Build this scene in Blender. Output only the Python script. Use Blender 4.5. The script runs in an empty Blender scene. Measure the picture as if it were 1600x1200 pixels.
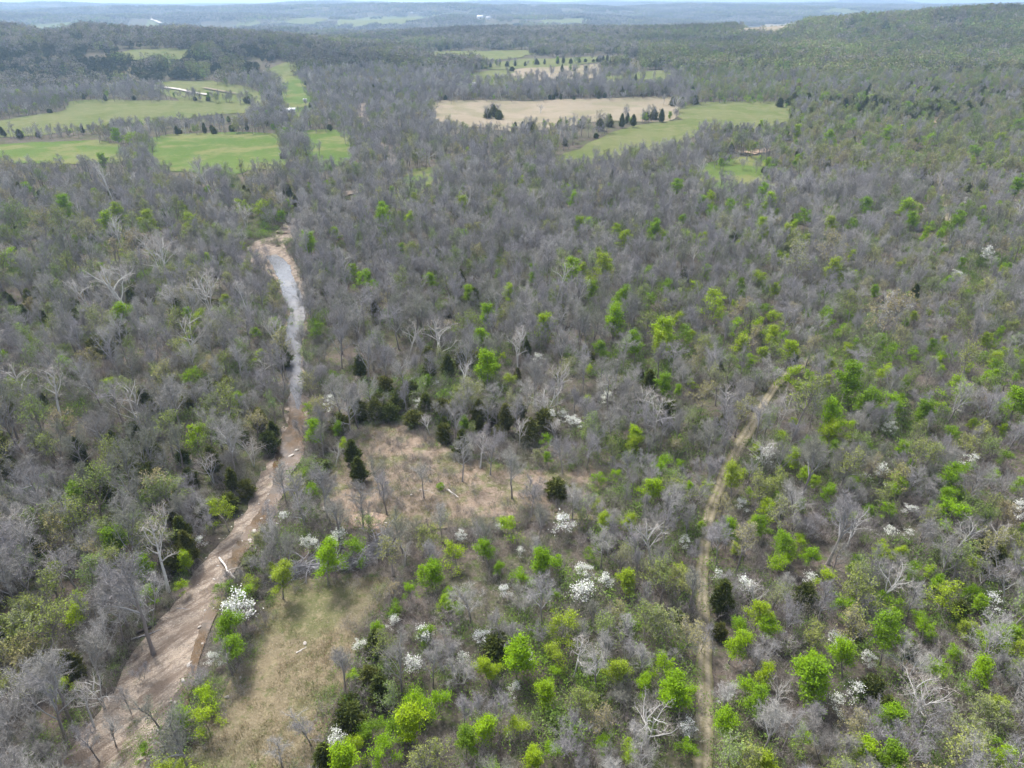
import bpy, math, random
import numpy as np
from mathutils import Vector
from mathutils.geometry import delaunay_2d_cdt

random.seed(7)
rng = np.random.default_rng(7)
R = math.radians
sc = bpy.context.scene
COL = sc.collection

# ------------------------------------------------------------------ camera, sky, sun, exposure
CAM_H, PITCH, F = 90.0, R(29.15), 1067.0           # focal length in pixels of the 1600 px wide photograph
cam = bpy.data.cameras.new('camera'); camo = bpy.data.objects.new('camera', cam); COL.objects.link(camo)
camo.location = (0, 0, CAM_H); camo.rotation_euler = (R(90) - PITCH, 0, 0)
cam.sensor_width = 36; cam.lens = 36 * F / 1600; cam.clip_start = 1; cam.clip_end = 60000
sc.camera = camo

SUN_EL, SUN_AZ = R(56), R(-35)                     # azimuth from +Y (view direction) towards +X
w = bpy.data.worlds.new('World'); sc.world = w; w.use_nodes = True
nt = w.node_tree; nt.nodes.clear()
sky = nt.nodes.new('ShaderNodeTexSky'); sky.sky_type = 'NISHITA'; sky.sun_disc = False
sky.sun_elevation = SUN_EL; sky.sun_rotation = SUN_AZ
sky.air_density = 1.0; sky.dust_density = 3.0; sky.ozone_density = 1.0; sky.altitude = 250
hs = nt.nodes.new('ShaderNodeHueSaturation'); hs.inputs['Saturation'].default_value = 0.48
bg = nt.nodes.new('ShaderNodeBackground'); bg.inputs['Strength'].default_value = 0.095
wo = nt.nodes.new('ShaderNodeOutputWorld')
nt.links.new(sky.outputs[0], hs.inputs['Color']); nt.links.new(hs.outputs[0], bg.inputs['Color']); nt.links.new(bg.outputs[0], wo.inputs[0])
sun = bpy.data.lights.new('sun', 'SUN'); suno = bpy.data.objects.new('sun', sun); COL.objects.link(suno)
sun.energy = 1.5; sun.angle = R(11); sun.color = (1.0, 0.98, 0.95)
sd = Vector((math.sin(SUN_AZ) * math.cos(SUN_EL), math.cos(SUN_AZ) * math.cos(SUN_EL), math.sin(SUN_EL)))
suno.rotation_euler = sd.to_track_quat('Z', 'Y').to_euler(); suno.location = (0, 0, 200)

sc.view_settings.view_transform = 'Standard'; sc.view_settings.look = 'None'
HAZE = 1.25e-4
sc.view_settings.exposure = 1.93; sc.view_settings.gamma = 1.0
cy = sc.cycles
cy.use_adaptive_sampling = True; cy.adaptive_threshold = 0.02
cy.max_bounces = 5; cy.diffuse_bounces = 1; cy.glossy_bounces = 2; cy.transmission_bounces = 3; cy.volume_bounces = 0
cy.transparent_max_bounces = 4; cy.caustics_reflective = False; cy.caustics_refractive = False

# ------------------------------------------------------------------ projection and terrain
SP, CP = math.sin(PITCH), math.cos(PITCH)
def project(P):
    """world points (n,3) -> photograph pixels (n,2) and depth"""
    P = np.asarray(P, float); d = P - np.array([0, 0, CAM_H])
    z = d[:, 1] * CP - d[:, 2] * SP; u = d[:, 1] * SP + d[:, 2] * CP
    z = np.where(z < 1, 1, z)
    return np.stack([800 + F * d[:, 0] / z, 600 - F * u / z], 1), z

def sines(seed, wl0, wl1, n):
    r = np.random.default_rng(seed); a = r.uniform(0, 2 * np.pi, n); k = 2 * np.pi / r.uniform(wl0, wl1, n)
    return np.stack([k * np.cos(a), k * np.sin(a), r.uniform(0, 6.28, n)], 1)
S_RIDGE = sines(9, 650, 1500, 6); S_RIDGE[:, 0] *= .45
S_NEAR, S_MID, S_FAR = sines(1, 60, 160, 7), sines(2, 300, 700, 6), sines(5, 1300, 3200, 9)
def wave(S, x, y):
    o = 0
    for kx, ky, p in S: o = o + np.sin(kx * x + ky * y + p)
    return o / math.sqrt(len(S))
def sstep(a, b, t):
    t = np.clip((t - a) / (b - a), 0, 1); return t * t * (3 - 2 * t)
def gauss(x, y, cx, cy_, sx, sy, a): return a * np.exp(-0.5 * (((x - cx) / sx) ** 2 + ((y - cy_) / sy) ** 2))

def h_base(x, y):
    d = np.hypot(x, y)
    z = 0.7 * wave(S_NEAR, x, y) * sstep(30, 120, d)
    z = z + 3.0 * wave(S_MID, x, y) * sstep(350, 900, d)
    z = z + gauss(x, y, 1270, 1500, 640, 330, 74)            # wooded ridge on the right
    z = z + gauss(x, y, 520, 700, 170, 130, 9)
    z = z + gauss(x, y, -760, 1190, 420, 170, 42)            # cedar hill on the left
    z = z + gauss(x, y, -150, 1650, 420, 180, 14)
    z = z + gauss(x, y, 260, 960, 300, 130, 7)
    z = z + sstep(950, 1900, d) * (1 - sstep(5000, 8000, d)) * 19 * wave(S_RIDGE, x, y)
    f = sstep(1900, 7500, d)
    z = z + f * 58 + sstep(1600, 4200, d) * 26 * wave(S_FAR, x, y)
    z = z + gauss(x, y, -300, 9000, 2600, 1500, 22)
    return z

def seg_dist(x, y, L):
    """distance of points to polyline L (n,2)"""
    best = np.full(np.shape(x), 1e9)
    for (ax, ay), (bx, by) in zip(L[:-1], L[1:]):
        dx, dy = bx - ax, by - ay; t = np.clip(((x - ax) * dx + (y - ay) * dy) / (dx * dx + dy * dy + 1e-9), 0, 1)
        best = np.minimum(best, np.hypot(x - ax - t * dx, y - ay - t * dy))
    return best

TS = np.geomspace(40, 22000, 3000)
def ground_at(pix, height=0.0, hf=None):
    """photograph pixels -> ground points: first place where the ray meets the terrain raised by height"""
    hf = hf or h_base
    out = []
    for px, py in np.atleast_2d(np.asarray(pix, float)):
        a, b = (px - 800) / F, (600 - py) / F
        D = np.array([a, CP + b * SP, -SP + b * CP]); D /= np.linalg.norm(D)
        X, Y, Z = D[0] * TS, D[1] * TS, CAM_H + D[2] * TS
        g = Z - hf(X, Y) - height
        i = np.argmax(g < 0) if (g < 0).any() else len(TS) - 1
        if i > 0 and g[i] < 0:
            t = TS[i - 1] + (TS[i] - TS[i - 1]) * g[i - 1] / (g[i - 1] - g[i])
        else: t = TS[i]
        out.append((D[0] * t, D[1] * t))
    return np.array(out)

def smooth(P, n=6, closed=False):
    P = np.asarray(P, float); m = len(P); out = []
    for i in range(m if closed else m - 1):
        if closed: p0, p1, p2, p3 = P[(i - 1) % m], P[i], P[(i + 1) % m], P[(i + 2) % m]
        else: p0, p1, p2, p3 = P[max(i - 1, 0)], P[i], P[i + 1], P[min(i + 2, m - 1)]
        for k in range(n):
            t = k / n
            out.append(0.5 * (2 * p1 + (p2 - p0) * t + (2 * p0 - 5 * p1 + 4 * p2 - p3) * t * t + (3 * p1 - p0 - 3 * p2 + p3) * t ** 3))
    if not closed: out.append(P[-1])
    return np.array(out)

# creek bed: the valley line (pixels of the ground), carved into the terrain
CREEK_PX = [(60, 1290), (165, 1150), (235, 1040), (300, 950), (345, 880), (388, 805), (428, 735), (452, 680), (460, 625), (458, 580), (456, 540),
            (460, 490), (455, 440), (436, 402), (412, 383)]
CREEK2_PX = [(412, 383), (445, 360), (485, 325), (530, 303), (575, 290), (606, 270), (618, 245), (600, 225), (578, 200), (568, 178), (566, 160)]
CREEK = smooth(ground_at(CREEK_PX), 5); CREEK2 = smooth(ground_at(CREEK2_PX), 4)
CREEK_ALL = np.concatenate([CREEK, CREEK2[1:]])
def H(x, y):
    x = np.asarray(x, float); y = np.asarray(y, float)
    z = h_base(x, y); sh = z.shape
    xf, yf, zf = x.ravel(), y.ravel(), z.ravel().copy()
    m = (yf > 20) & (yf < 900) & (xf > -330) & (xf < -15)
    if m.any():
        d = seg_dist(xf[m], yf[m], CREEK_ALL[::2]); zf[m] -= 1.7 * np.exp(-0.5 * (d / 6.5) ** 2)
    return zf.reshape(sh)

# ------------------------------------------------------------------ material helpers
MATS = {}
def new_mat(name):
    m = bpy.data.materials.new(name); m.use_nodes = True; m.node_tree.nodes.clear(); MATS[name] = m
    return m, m.node_tree.nodes, m.node_tree.links
def ramp(N, cols, interp='LINEAR'):
    r = N.new('ShaderNodeValToRGB'); r.color_ramp.interpolation = interp; e = r.color_ramp.elements
    pos = [c[0] for c in cols]
    e[0].position = pos[0]; e[0].color = (*cols[0][1], 1); e[1].position = pos[-1]; e[1].color = (*cols[-1][1], 1)
    for p, c in cols[1:-1]: el = e.new(p); el.color = (*c, 1)
    return r
def even(cols): return [(i / (len(cols) - 1), c) for i, c in enumerate(cols)]

def plant_mat(name, cols, leaf_var=0.35, transl=0.0, regional=None, rough_scale=0.012):
    """colour picked for each plant, varied for each leaf or twig, drifting slowly over the land"""
    m, N, L = new_mat(name)
    oi = N.new('ShaderNodeObjectInfo'); geo = N.new('ShaderNodeNewGeometry')
    nz = N.new('ShaderNodeTexNoise'); nz.inputs['Scale'].default_value = rough_scale; nz.inputs['Detail'].default_value = 2
    L.new(oi.outputs['Location'], nz.inputs['Vector'])
    ad = N.new('ShaderNodeMath'); ad.operation = 'MULTIPLY_ADD'; L.new(nz.outputs['Fac'], ad.inputs[0]); ad.inputs[1].default_value = 1.3; ad.inputs[2].default_value = -0.65
    a2 = N.new('ShaderNodeMath'); a2.operation = 'ADD'; L.new(oi.outputs['Random'], a2.inputs[0]); L.new(ad.outputs[0], a2.inputs[1]); a2.use_clamp = True
    r = ramp(N, even(cols)); L.new(a2.outputs[0], r.inputs[0])
    mr = N.new('ShaderNodeMapRange'); L.new(geo.outputs['Random Per Island'], mr.inputs[0]); mr.inputs[3].default_value = 1 - leaf_var; mr.inputs[4].default_value = 1 + leaf_var
    mx = N.new('ShaderNodeVectorMath'); mx.operation = 'SCALE'; L.new(r.outputs[0], mx.inputs[0]); L.new(mr.outputs[0], mx.inputs['Scale'])
    df = N.new('ShaderNodeBsdfDiffuse'); L.new(mx.outputs[0], df.inputs[0]); out = N.new('ShaderNodeOutputMaterial')
    if transl:
        tr = N.new('ShaderNodeBsdfTranslucent'); L.new(mx.outputs[0], tr.inputs[0])
        ms = N.new('ShaderNodeMixShader'); ms.inputs[0].default_value = transl
        L.new(df.outputs[0], ms.inputs[1]); L.new(tr.outputs[0], ms.inputs[2]); L.new(ms.outputs[0], out.inputs[0])
    else: L.new(df.outputs[0], out.inputs[0])
    return m

def land_mat(name, layers, base, rough=1.0, bump=0.0, bump_scale=3.0, spec=0.0):
    """layers: (noise scale, detail, low, high, colour, strength) laid over the base colour"""
    m, N, L = new_mat(name)
    geo = N.new('ShaderNodeNewGeometry'); cur = None
    for i, (s, det, lo, hi, c, k) in enumerate(layers):
        mp = N.new('ShaderNodeVectorMath'); mp.operation = 'ADD'; L.new(geo.outputs['Position'], mp.inputs[0]); mp.inputs[1].default_value = (i * 31.7, i * 17.1, i * 5.0)
        nz = N.new('ShaderNodeTexNoise'); nz.inputs['Scale'].default_value = s; nz.inputs['Detail'].default_value = det; nz.inputs['Roughness'].default_value = 0.62
        L.new(mp.outputs[0], nz.inputs['Vector'])
        mr = N.new('ShaderNodeMapRange'); mr.interpolation_type = 'SMOOTHSTEP'; L.new(nz.outputs['Fac'], mr.inputs[0])
        mr.inputs[1].default_value = lo; mr.inputs[2].default_value = hi; mr.inputs[4].default_value = k
        mx = N.new('ShaderNodeMix'); mx.data_type = 'RGBA'; L.new(mr.outputs[0], mx.inputs[0])
        if cur is None: mx.inputs[6].default_value = (*base, 1)
        else: L.new(cur, mx.inputs[6])
        mx.inputs[7].default_value = (*c, 1); cur = mx.outputs[2]
    p = N.new('ShaderNodeBsdfPrincipled'); L.new(cur, p.inputs['Base Color']); p.inputs['Roughness'].default_value = rough
    p.inputs['Specular IOR Level'].default_value = spec
    if bump:
        nb = N.new('ShaderNodeTexNoise'); nb.inputs['Scale'].default_value = bump_scale; nb.inputs['Detail'].default_value = 4; L.new(geo.outputs['Position'], nb.inputs['Vector'])
        bp = N.new('ShaderNodeBump'); bp.inputs['Strength'].default_value = 1; bp.inputs['Distance'].default_value = bump; L.new(nb.outputs['Fac'], bp.inputs['Height']); L.new(bp.outputs[0], p.inputs['Normal'])
    out = N.new('ShaderNodeOutputMaterial'); L.new(p.outputs[0], out.inputs[0])
    return m, N, L, p

land_mat('litter', [(0.02, 3, .42, .62, (0.075, 0.08, 0.04), .8), (0.11, 4, .45, .62, (0.125, 0.10, 0.085), .8), (0.4, 4, .5, .64, (0.07, 0.095, 0.028), .8),
                    (2.2, 4, .5, .7, (0.19, 0.155, 0.13), .6), (1.1, 3, .5, .68, (0.045, 0.04, 0.032), .7)], (0.088, 0.076, 0.062), bump=.25, bump_scale=1.2)
land_mat('dry_meadow', [(0.05, 4, .42, .6, (0.185, 0.15, 0.095), .9), (0.10, 4, .46, .6, (0.105, 0.113, 0.047), .7), (0.6, 5, .5, .68, (0.235, 0.195, 0.12), .7),
                        (0.9, 4, .52, .68, (0.075, 0.09, 0.03), .7), (3.0, 4, .55, .7, (0.29, 0.24, 0.17), .6)], (0.15, 0.128, 0.082), bump=.2, bump_scale=2.5)
land_mat('rough_clearing', [(0.06, 4, .45, .6, (0.225, 0.17, 0.125), .9), (0.2, 4, .48, .62, (0.12, 0.125, 0.055), .85), (0.7, 5, .5, .66, (0.28, 0.225, 0.175), .7),
                            (1.2, 4, .52, .68, (0.085, 0.08, 0.045), .75), (3.0, 4, .6, .72, (0.4, 0.35, 0.3), .6)], (0.185, 0.145, 0.11), bump=.2, bump_scale=2.0)
land_mat('bare_soil', [(0.5, 4, .45, .6, (0.413, 0.315, 0.232), .9), (2.0, 4, .5, .65, (0.240, 0.165, 0.120), .7)], (0.345, 0.255, 0.188), bump=.1)
land_mat('green_pasture', [(0.012, 5, .42, .58, (0.075, 0.118, 0.028), .9), (0.03, 5, .46, .6, (0.155, 0.155, 0.065), .85), (0.12, 5, .5, .65, (0.085, 0.115, 0.035), .7), (0.5, 4, .55, .7, (0.17, 0.165, 0.08), .5)], (0.095, 0.135, 0.036))
land_mat('olive_pasture', [(0.01, 5, .42, .58, (0.128, 0.138, 0.058), .9), (0.03, 5, .46, .6, (0.095, 0.118, 0.038), .85), (0.12, 5, .5, .65, (0.17, 0.158, 0.085), .6), (0.5, 4, .55, .7, (0.09, 0.10, 0.045), .5)], (0.118, 0.13, 0.054))
land_mat('straw_field', [(0.01, 5, .42, .58, (0.245, 0.205, 0.15), .9), (0.03, 5, .46, .6, (0.165, 0.155, 0.09), .75), (0.2, 4, .5, .65, (0.205, 0.17, 0.125), .6), (0.5, 4, .55, .7, (0.27, 0.23, 0.17), .5)], (0.21, 0.178, 0.125))
land_mat('gravel', [(0.12, 4, .42, .6, (0.33, 0.27, 0.21), .9), (0.35, 4, .5, .62, (0.19, 0.158, 0.13), .8), (1.0, 4, .55, .66, (0.14, 0.118, 0.095), .7), (0.3, 3, .62, .7, (0.11, 0.11, 0.05), .6),
                    (3.5, 5, .5, .66, (0.44, 0.385, 0.33), .7), (6, 3, .56, .66, (0.12, 0.10, 0.085), .7)], (0.28, 0.228, 0.18), bump=.25, bump_scale=4)
m = MATS['gravel']; N, L = m.node_tree.nodes, m.node_tree.links; p = [n for n in N if n.type == 'BSDF_PRINCIPLED'][0]; src = p.inputs['Base Color'].links[0].from_socket
geo = N.new('ShaderNodeNewGeometry'); mp = N.new('ShaderNodeMapping'); mp.vector_type = 'TEXTURE'; mp.inputs['Rotation'].default_value = (0, 0, R(52)); mp.inputs['Scale'].default_value = (9, 2.2, 4); L.new(geo.outputs['Position'], mp.inputs['Vector'])
nz = N.new('ShaderNodeTexNoise'); nz.inputs['Scale'].default_value = 1.6; nz.inputs['Detail'].default_value = 6; nz.inputs['Roughness'].default_value = .7; L.new(mp.outputs[0], nz.inputs['Vector'])
mr = N.new('ShaderNodeMapRange'); mr.interpolation_type = 'SMOOTHSTEP'; L.new(nz.outputs['Fac'], mr.inputs[0]); mr.inputs[1].default_value = .44; mr.inputs[2].default_value = .58; mr.inputs[4].default_value = .85
mx = N.new('ShaderNodeMix'); mx.data_type = 'RGBA'; L.new(mr.outputs[0], mx.inputs[0]); L.new(src, mx.inputs[6]); mx.inputs[7].default_value = (0.15, 0.115, 0.09, 1); L.new(mx.outputs[2], p.inputs['Base Color'])
# dirt track: two pale wheel ruts with a grassier crown
m, N, L, p = land_mat('dirt_track', [(0.3, 4, .45, .62, (0.29, 0.25, 0.18), .9), (1.5, 4, .5, .66, (0.19, 0.165, 0.11), .8)], (0.24, 0.205, 0.145), bump=.08)
at = N.new('ShaderNodeAttribute'); at.attribute_name = 'across'
rr = ramp(N, [(0.0, (.05,) * 3), (.10, (.3,) * 3), (.24, (1,) * 3), (.36, (.9,) * 3), (.5, (.3,) * 3), (.64, (.9,) * 3), (.76, (1,) * 3), (.9, (.3,) * 3), (1.0, (.05,) * 3)])
L.new(at.outputs['Fac'], rr.inputs[0])
src = p.inputs['Base Color'].links[0].from_socket
mx = N.new('ShaderNodeMix'); mx.data_type = 'RGBA'; L.new(rr.outputs[0], mx.inputs[0]); mx.inputs[6].default_value = (0.135, 0.125, 0.065, 1); L.new(src, mx.inputs[7]); L.new(mx.outputs[2], p.inputs['Base Color'])
# creek water: brown shallow bed under a clear rippled film
m, N, L, p = land_mat('creek_water', [(0.2, 3, .42, .6, (0.10, 0.06, 0.025), .9), (0.8, 3, .5, .65, (0.16, 0.115, 0.08), .7)], (0.075, 0.055, 0.035), rough=.12, bump=.02, bump_scale=1.6, spec=.5)
land_mat('pale_water', [(0.15, 3, .42, .6, (0.10, 0.10, 0.105), .9), (0.6, 3, .5, .65, (0.055, 0.05, 0.048), .7), (0.07, 3, .5, .6, (0.16, 0.145, 0.13), .8)], (0.075, 0.072, 0.075), rough=.2, bump=.04, bump_scale=1.6, spec=.5)
land_mat('pond_water', [(0.1, 2, .4, .6, (0.05, 0.06, 0.06), .5)], (0.06, 0.07, 0.07), rough=.05, spec=.5)
land_mat('pale_rock', [(1.5, 4, .45, .62, (0.46, 0.43, 0.39), .9), (6, 3, .5, .65, (0.24, 0.21, 0.18), .7)], (0.36, 0.32, 0.28), bump=.03)
land_mat('far_road', [(0.05, 2, .4, .6, (0.480, 0.440, 0.384), .6)], (0.440, 0.400, 0.360))

GREY = [(0.22, 0.22, 0.17), (0.255, 0.24, 0.22), (0.255, 0.24, 0.24), (0.315, 0.295, 0.295), (0.33, 0.315, 0.275), (0.41, 0.39, 0.365)]
plant_mat('bare_limb', [(0.25, 0.24, 0.235), (0.37, 0.36, 0.35)], .2)
plant_mat('bare_twig', GREY, .3)
plant_mat('bare_bark', [(0.17, 0.145, 0.13), (0.24, 0.21, 0.195), (0.30, 0.27, 0.25)], .15)
plant_mat('pale_bark', [(0.42, 0.40, 0.37), (0.56, 0.54, 0.51)], .2)
plant_mat('pale_twig', [(0.42, 0.37, 0.32), (0.5, 0.45, 0.4)], .3)
plant_mat('spring_leaf', [(0.15, 0.25, 0.02), (0.175, 0.305, 0.014), (0.22, 0.36, 0.013), (0.28, 0.39, 0.016), (0.26, 0.33, 0.035)], .35, .3)
plant_mat('bud_leaf', [(0.17, 0.23, 0.06), (0.22, 0.26, 0.06), (0.26, 0.285, 0.075), (0.30, 0.25, 0.13), (0.18, 0.26, 0.065), (0.25, 0.26, 0.10)], .3, .2)
plant_mat('cedar_leaf', [(0.085, 0.105, 0.028), (0.11, 0.13, 0.03), (0.145, 0.145, 0.04)], .5, .15)
plant_mat('petal', [(0.66, 0.66, 0.58), (0.76, 0.76, 0.72)], .2, .2)
plant_mat('brush_twig', [(0.22, 0.185, 0.16), (0.27, 0.245, 0.23), (0.31, 0.275, 0.245), (0.24, 0.24, 0.165)], .35)
plant_mat('shrub_leaf', [(0.10, 0.16, 0.035), (0.14, 0.215, 0.045), (0.16, 0.21, 0.07), (0.18, 0.30, 0.03)], .35, .25)
plant_mat('grass_blade', [(0.36, 0.28, 0.17), (0.42, 0.33, 0.22), (0.22, 0.22, 0.09), (0.14, 0.18, 0.05), (0.40, 0.29, 0.2)], .3, .2, rough_scale=.08)
plant_mat('dead_wood', [(0.24, 0.235, 0.245), (0.32, 0.31, 0.315)], .4)
plant_mat('dark_wood', [(0.07, 0.06, 0.055), (0.11, 0.095, 0.085)], .25)
plant_mat('pale_wood', [(0.55, 0.5, 0.45), (0.62, 0.57, 0.52)], .2)
def flat(name, c, r=.7):
    m, N, L = new_mat(name); p = N.new('ShaderNodeBsdfPrincipled'); p.inputs['Base Color'].default_value = (*c, 1); p.inputs['Roughness'].default_value = r
    nz = N.new('ShaderNodeTexNoise'); nz.inputs['Scale'].default_value = .8; geo = N.new('ShaderNodeNewGeometry'); L.new(geo.outputs['Position'], nz.inputs['Vector'])
    mr = N.new('ShaderNodeMapRange'); L.new(nz.outputs['Fac'], mr.inputs[0]); mr.inputs[3].default_value = .8; mr.inputs[4].default_value = 1.1
    sm = N.new('ShaderNodeVectorMath'); sm.operation = 'SCALE'; sm.inputs[0].default_value = c; L.new(mr.outputs[0], sm.inputs['Scale']); L.new(sm.outputs[0], p.inputs['Base Color'])
    o = N.new('ShaderNodeOutputMaterial'); L.new(p.outputs[0], o.inputs[0])
flat('white_siding', (0.78, 0.77, 0.74)); flat('metal_roof', (0.62, 0.64, 0.66), .4); flat('grey_roof', (0.30, 0.29, 0.29)); flat('dark_opening', (0.05, 0.05, 0.06)); flat('red_paint', (0.3, 0.07, 0.05))
# far foliage: every crown of a far wood carries its own tint
m, N, L = new_mat('far_foliage')
at = N.new('ShaderNodeAttribute'); at.attribute_name = 'tint'; geo = N.new('ShaderNodeNewGeometry')
mr = N.new('ShaderNodeMapRange'); L.new(geo.outputs['Random Per Island'], mr.inputs[0]); mr.inputs[3].default_value = .7; mr.inputs[4].default_value = 1.3
nz = N.new('ShaderNodeTexNoise'); nz.inputs['Scale'].default_value = .0045; nz.inputs['Detail'].default_value = 3; L.new(geo.outputs['Position'], nz.inputs['Vector'])
m2 = N.new('ShaderNodeMapRange'); L.new(nz.outputs['Fac'], m2.inputs[0]); m2.inputs[1].default_value = .3; m2.inputs[2].default_value = .7; m2.inputs[3].default_value = .55; m2.inputs[4].default_value = 1.3
mm = N.new('ShaderNodeMath'); mm.operation = 'MULTIPLY'; L.new(mr.outputs[0], mm.inputs[0]); L.new(m2.outputs[0], mm.inputs[1])
mx = N.new('ShaderNodeVectorMath'); mx.operation = 'SCALE'; L.new(at.outputs['Color'], mx.inputs[0]); L.new(mm.outputs[0], mx.inputs['Scale'])
df = N.new('ShaderNodeBsdfDiffuse'); L.new(mx.outputs[0], df.inputs[0]); out = N.new('ShaderNodeOutputMaterial'); L.new(df.outputs[0], out.inputs[0])

# ------------------------------------------------------------------ mesh helpers
class MB:
    """collects shapes; build() makes one mesh of them"""
    def __init__(s): s.V = []; s.Fc = []; s.M = []; s.n = 0
    def add(s, V, Fc, mat=0):
        V = np.asarray(V, float); Fc = np.asarray(Fc, int)
        s.V.append(V); s.Fc.append(Fc + s.n); s.M.append(np.full(len(Fc), mat)); s.n += len(V)
    def tube(s, P, r, k=5, mat=0, cap=False):
        P = np.asarray(P, float); r = np.asarray(r, float); n = len(P)
        T = np.gradient(P, axis=0); T /= np.linalg.norm(T, axis=1, keepdims=True) + 1e-9
        ref = np.array([0, 0, 1.0]) if abs(T[0, 2]) < .8 else np.array([1.0, 0, 0])
        A = np.cross(T, ref); A /= np.linalg.norm(A, axis=1, keepdims=True) + 1e-9; B = np.cross(T, A)
        th = np.arange(k) * 2 * np.pi / k
        V = P[:, None] + r[:, None, None] * (np.cos(th)[None, :, None] * A[:, None] + np.sin(th)[None, :, None] * B[:, None])
        i, j = np.meshgrid(np.arange(n - 1), np.arange(k), indexing='ij'); j2 = (j + 1) % k
        Fq = np.stack([i * k + j, i * k + j2, (i + 1) * k + j2, (i + 1) * k + j], -1).reshape(-1, 4)
        s.add(V.reshape(-1, 3), Fq, mat)
        if cap:
            s.add(np.concatenate([V[0], P[:1]]), [(a, (a + 1) % k, k, k) for a in range(k)], mat); s.add(np.concatenate([V[-1], P[-1:]]), [(a, (a + 1) % k, k, k) for a in range(k)], mat)
    def slivers(s, A, B, wd, mat=0):
        """thin tapering triangles from A to B"""
        A, B = np.asarray(A), np.asarray(B); n = len(A)
        if n == 0: return
        D = B - A; Q = np.cross(D, rng.normal(size=(n, 3))); Q /= np.linalg.norm(Q, axis=1, keepdims=True) + 1e-9
        Q *= (np.broadcast_to(wd, n) / 2)[:, None]
        V = np.stack([A - Q, A + Q, B], 1).reshape(-1, 3); i = np.arange(n) * 3
        s.add(V, np.stack([i, i + 1, i + 2, i + 2], 1), mat)
    def leaves(s, C, size, up=0.5, mat=0, aspect=.7):
        """small four-cornered leaf sprays at C with normals leaning upward"""
        C = np.asarray(C); n = len(C)
        if n == 0: return
        Nn = rng.normal(size=(n, 3)); Nn /= np.linalg.norm(Nn, axis=1, keepdims=True); Nn[:, 2] = np.abs(Nn[:, 2]) + up; Nn /= np.linalg.norm(Nn, axis=1, keepdims=True)
        A = np.cross(Nn, rng.normal(size=(n, 3))); A /= np.linalg.norm(A, axis=1, keepdims=True); B = np.cross(Nn, A)
        sz = np.broadcast_to(size, n) * rng.uniform(.6, 1.3, n); A = A * sz[:, None]; B = B * (sz * aspect)[:, None]
        V = np.stack([C - A * .5, C - B * .45 + A * .1, C + A * .55, C + B * .45 + A * .05], 1).reshape(-1, 3); i = np.arange(n) * 4
        s.add(V, np.stack([i, i + 1, i + 2, i + 3], 1), mat)
    def mesh(s, name, mats, smooth_=False, tint=None):
        V = np.concatenate(s.V); Fc = np.concatenate(s.Fc); M = np.concatenate(s.M)
        me = bpy.data.meshes.new(name); tri = Fc[:, 2] == Fc[:, 3]
        cnt = np.where(tri, 3, 4); start = np.concatenate([[0], np.cumsum(cnt)[:-1]])
        keep = np.ones((len(Fc), 4), bool); keep[tri, 3] = False
        idx = Fc[keep]
        me.vertices.add(len(V)); me.vertices.foreach_set('co', V.astype(np.float32).ravel())
        me.loops.add(len(idx)); me.loops.foreach_set('vertex_index', idx.astype(np.int32))
        me.polygons.add(len(Fc)); me.polygons.foreach_set('loop_start', start.astype(np.int32)); me.polygons.foreach_set('loop_total', cnt.astype(np.int32))
        me.polygons.foreach_set('material_index', M.astype(np.int32))
        if smooth_: me.polygons.foreach_set('use_smooth', np.ones(len(Fc), bool))
        for m_ in mats: me.materials.append(MATS[m_])
        if tint is not None:
            a = me.color_attributes.new('tint', 'FLOAT_COLOR', 'POINT'); a.data.foreach_set('color', np.concatenate([tint, np.ones((len(tint), 1))], 1).astype(np.float32).ravel())
        me.update(calc_edges=True); me.validate()
        return me

def obj(name, me, parent=None, loc=(0, 0, 0), rot=(0, 0, 0), scale=(1, 1, 1)):
    o = bpy.data.objects.new(name, me); COL.objects.link(o); o.location = loc; o.rotation_euler = rot; o.scale = scale
    if parent: o.parent = parent
    return o
def tag(o, label=None, cat=None, group=None, kind=None):
    if label: o['label'] = label
    if cat: o['category'] = cat
    if group: o['group'] = group
    if kind: o['kind'] = kind
    return o

# ------------------------------------------------------------------ ground sheet, out to the horizon
def build_ground():
    az = np.concatenate([np.radians(np.linspace(-58, 58, 620)), np.radians(np.arange(61, 301, 3.0))])
    rr_ = np.geomspace(6, 16000, 860)
    A, Rr = np.meshgrid(az, rr_); X = Rr * np.sin(A); Y = Rr * np.cos(A); Z = H(X, Y)
    na, nr = len(az), len(rr_)
    V = np.stack([X, Y, Z], -1).reshape(-1, 3)
    i, j = np.meshgrid(np.arange(nr - 1), np.arange(na), indexing='ij'); j2 = (j + 1) % na
    Fq = np.stack([i * na + j, (i + 1) * na + j, (i + 1) * na + j2, i * na + j2], -1).reshape(-1, 4)
    b = MB(); b.add(V, Fq[:, ::-1])
    c = np.array([[0, 0, float(H(np.array([0.]), np.array([0.]))[0])]]); k = b.n
    b.add(c, np.zeros((0, 4), int)); b.Fc.append(np.array([(j_, (j_ + 1) % na, k, k) for j_ in range(na)])); b.M.append(np.zeros(na, int))
    o = obj('ground', b.mesh('ground', ['litter'], True))
    tag(o, 'brown leaf litter forest floor of the rolling wooded country', 'ground', kind='structure')
build_ground()

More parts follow.
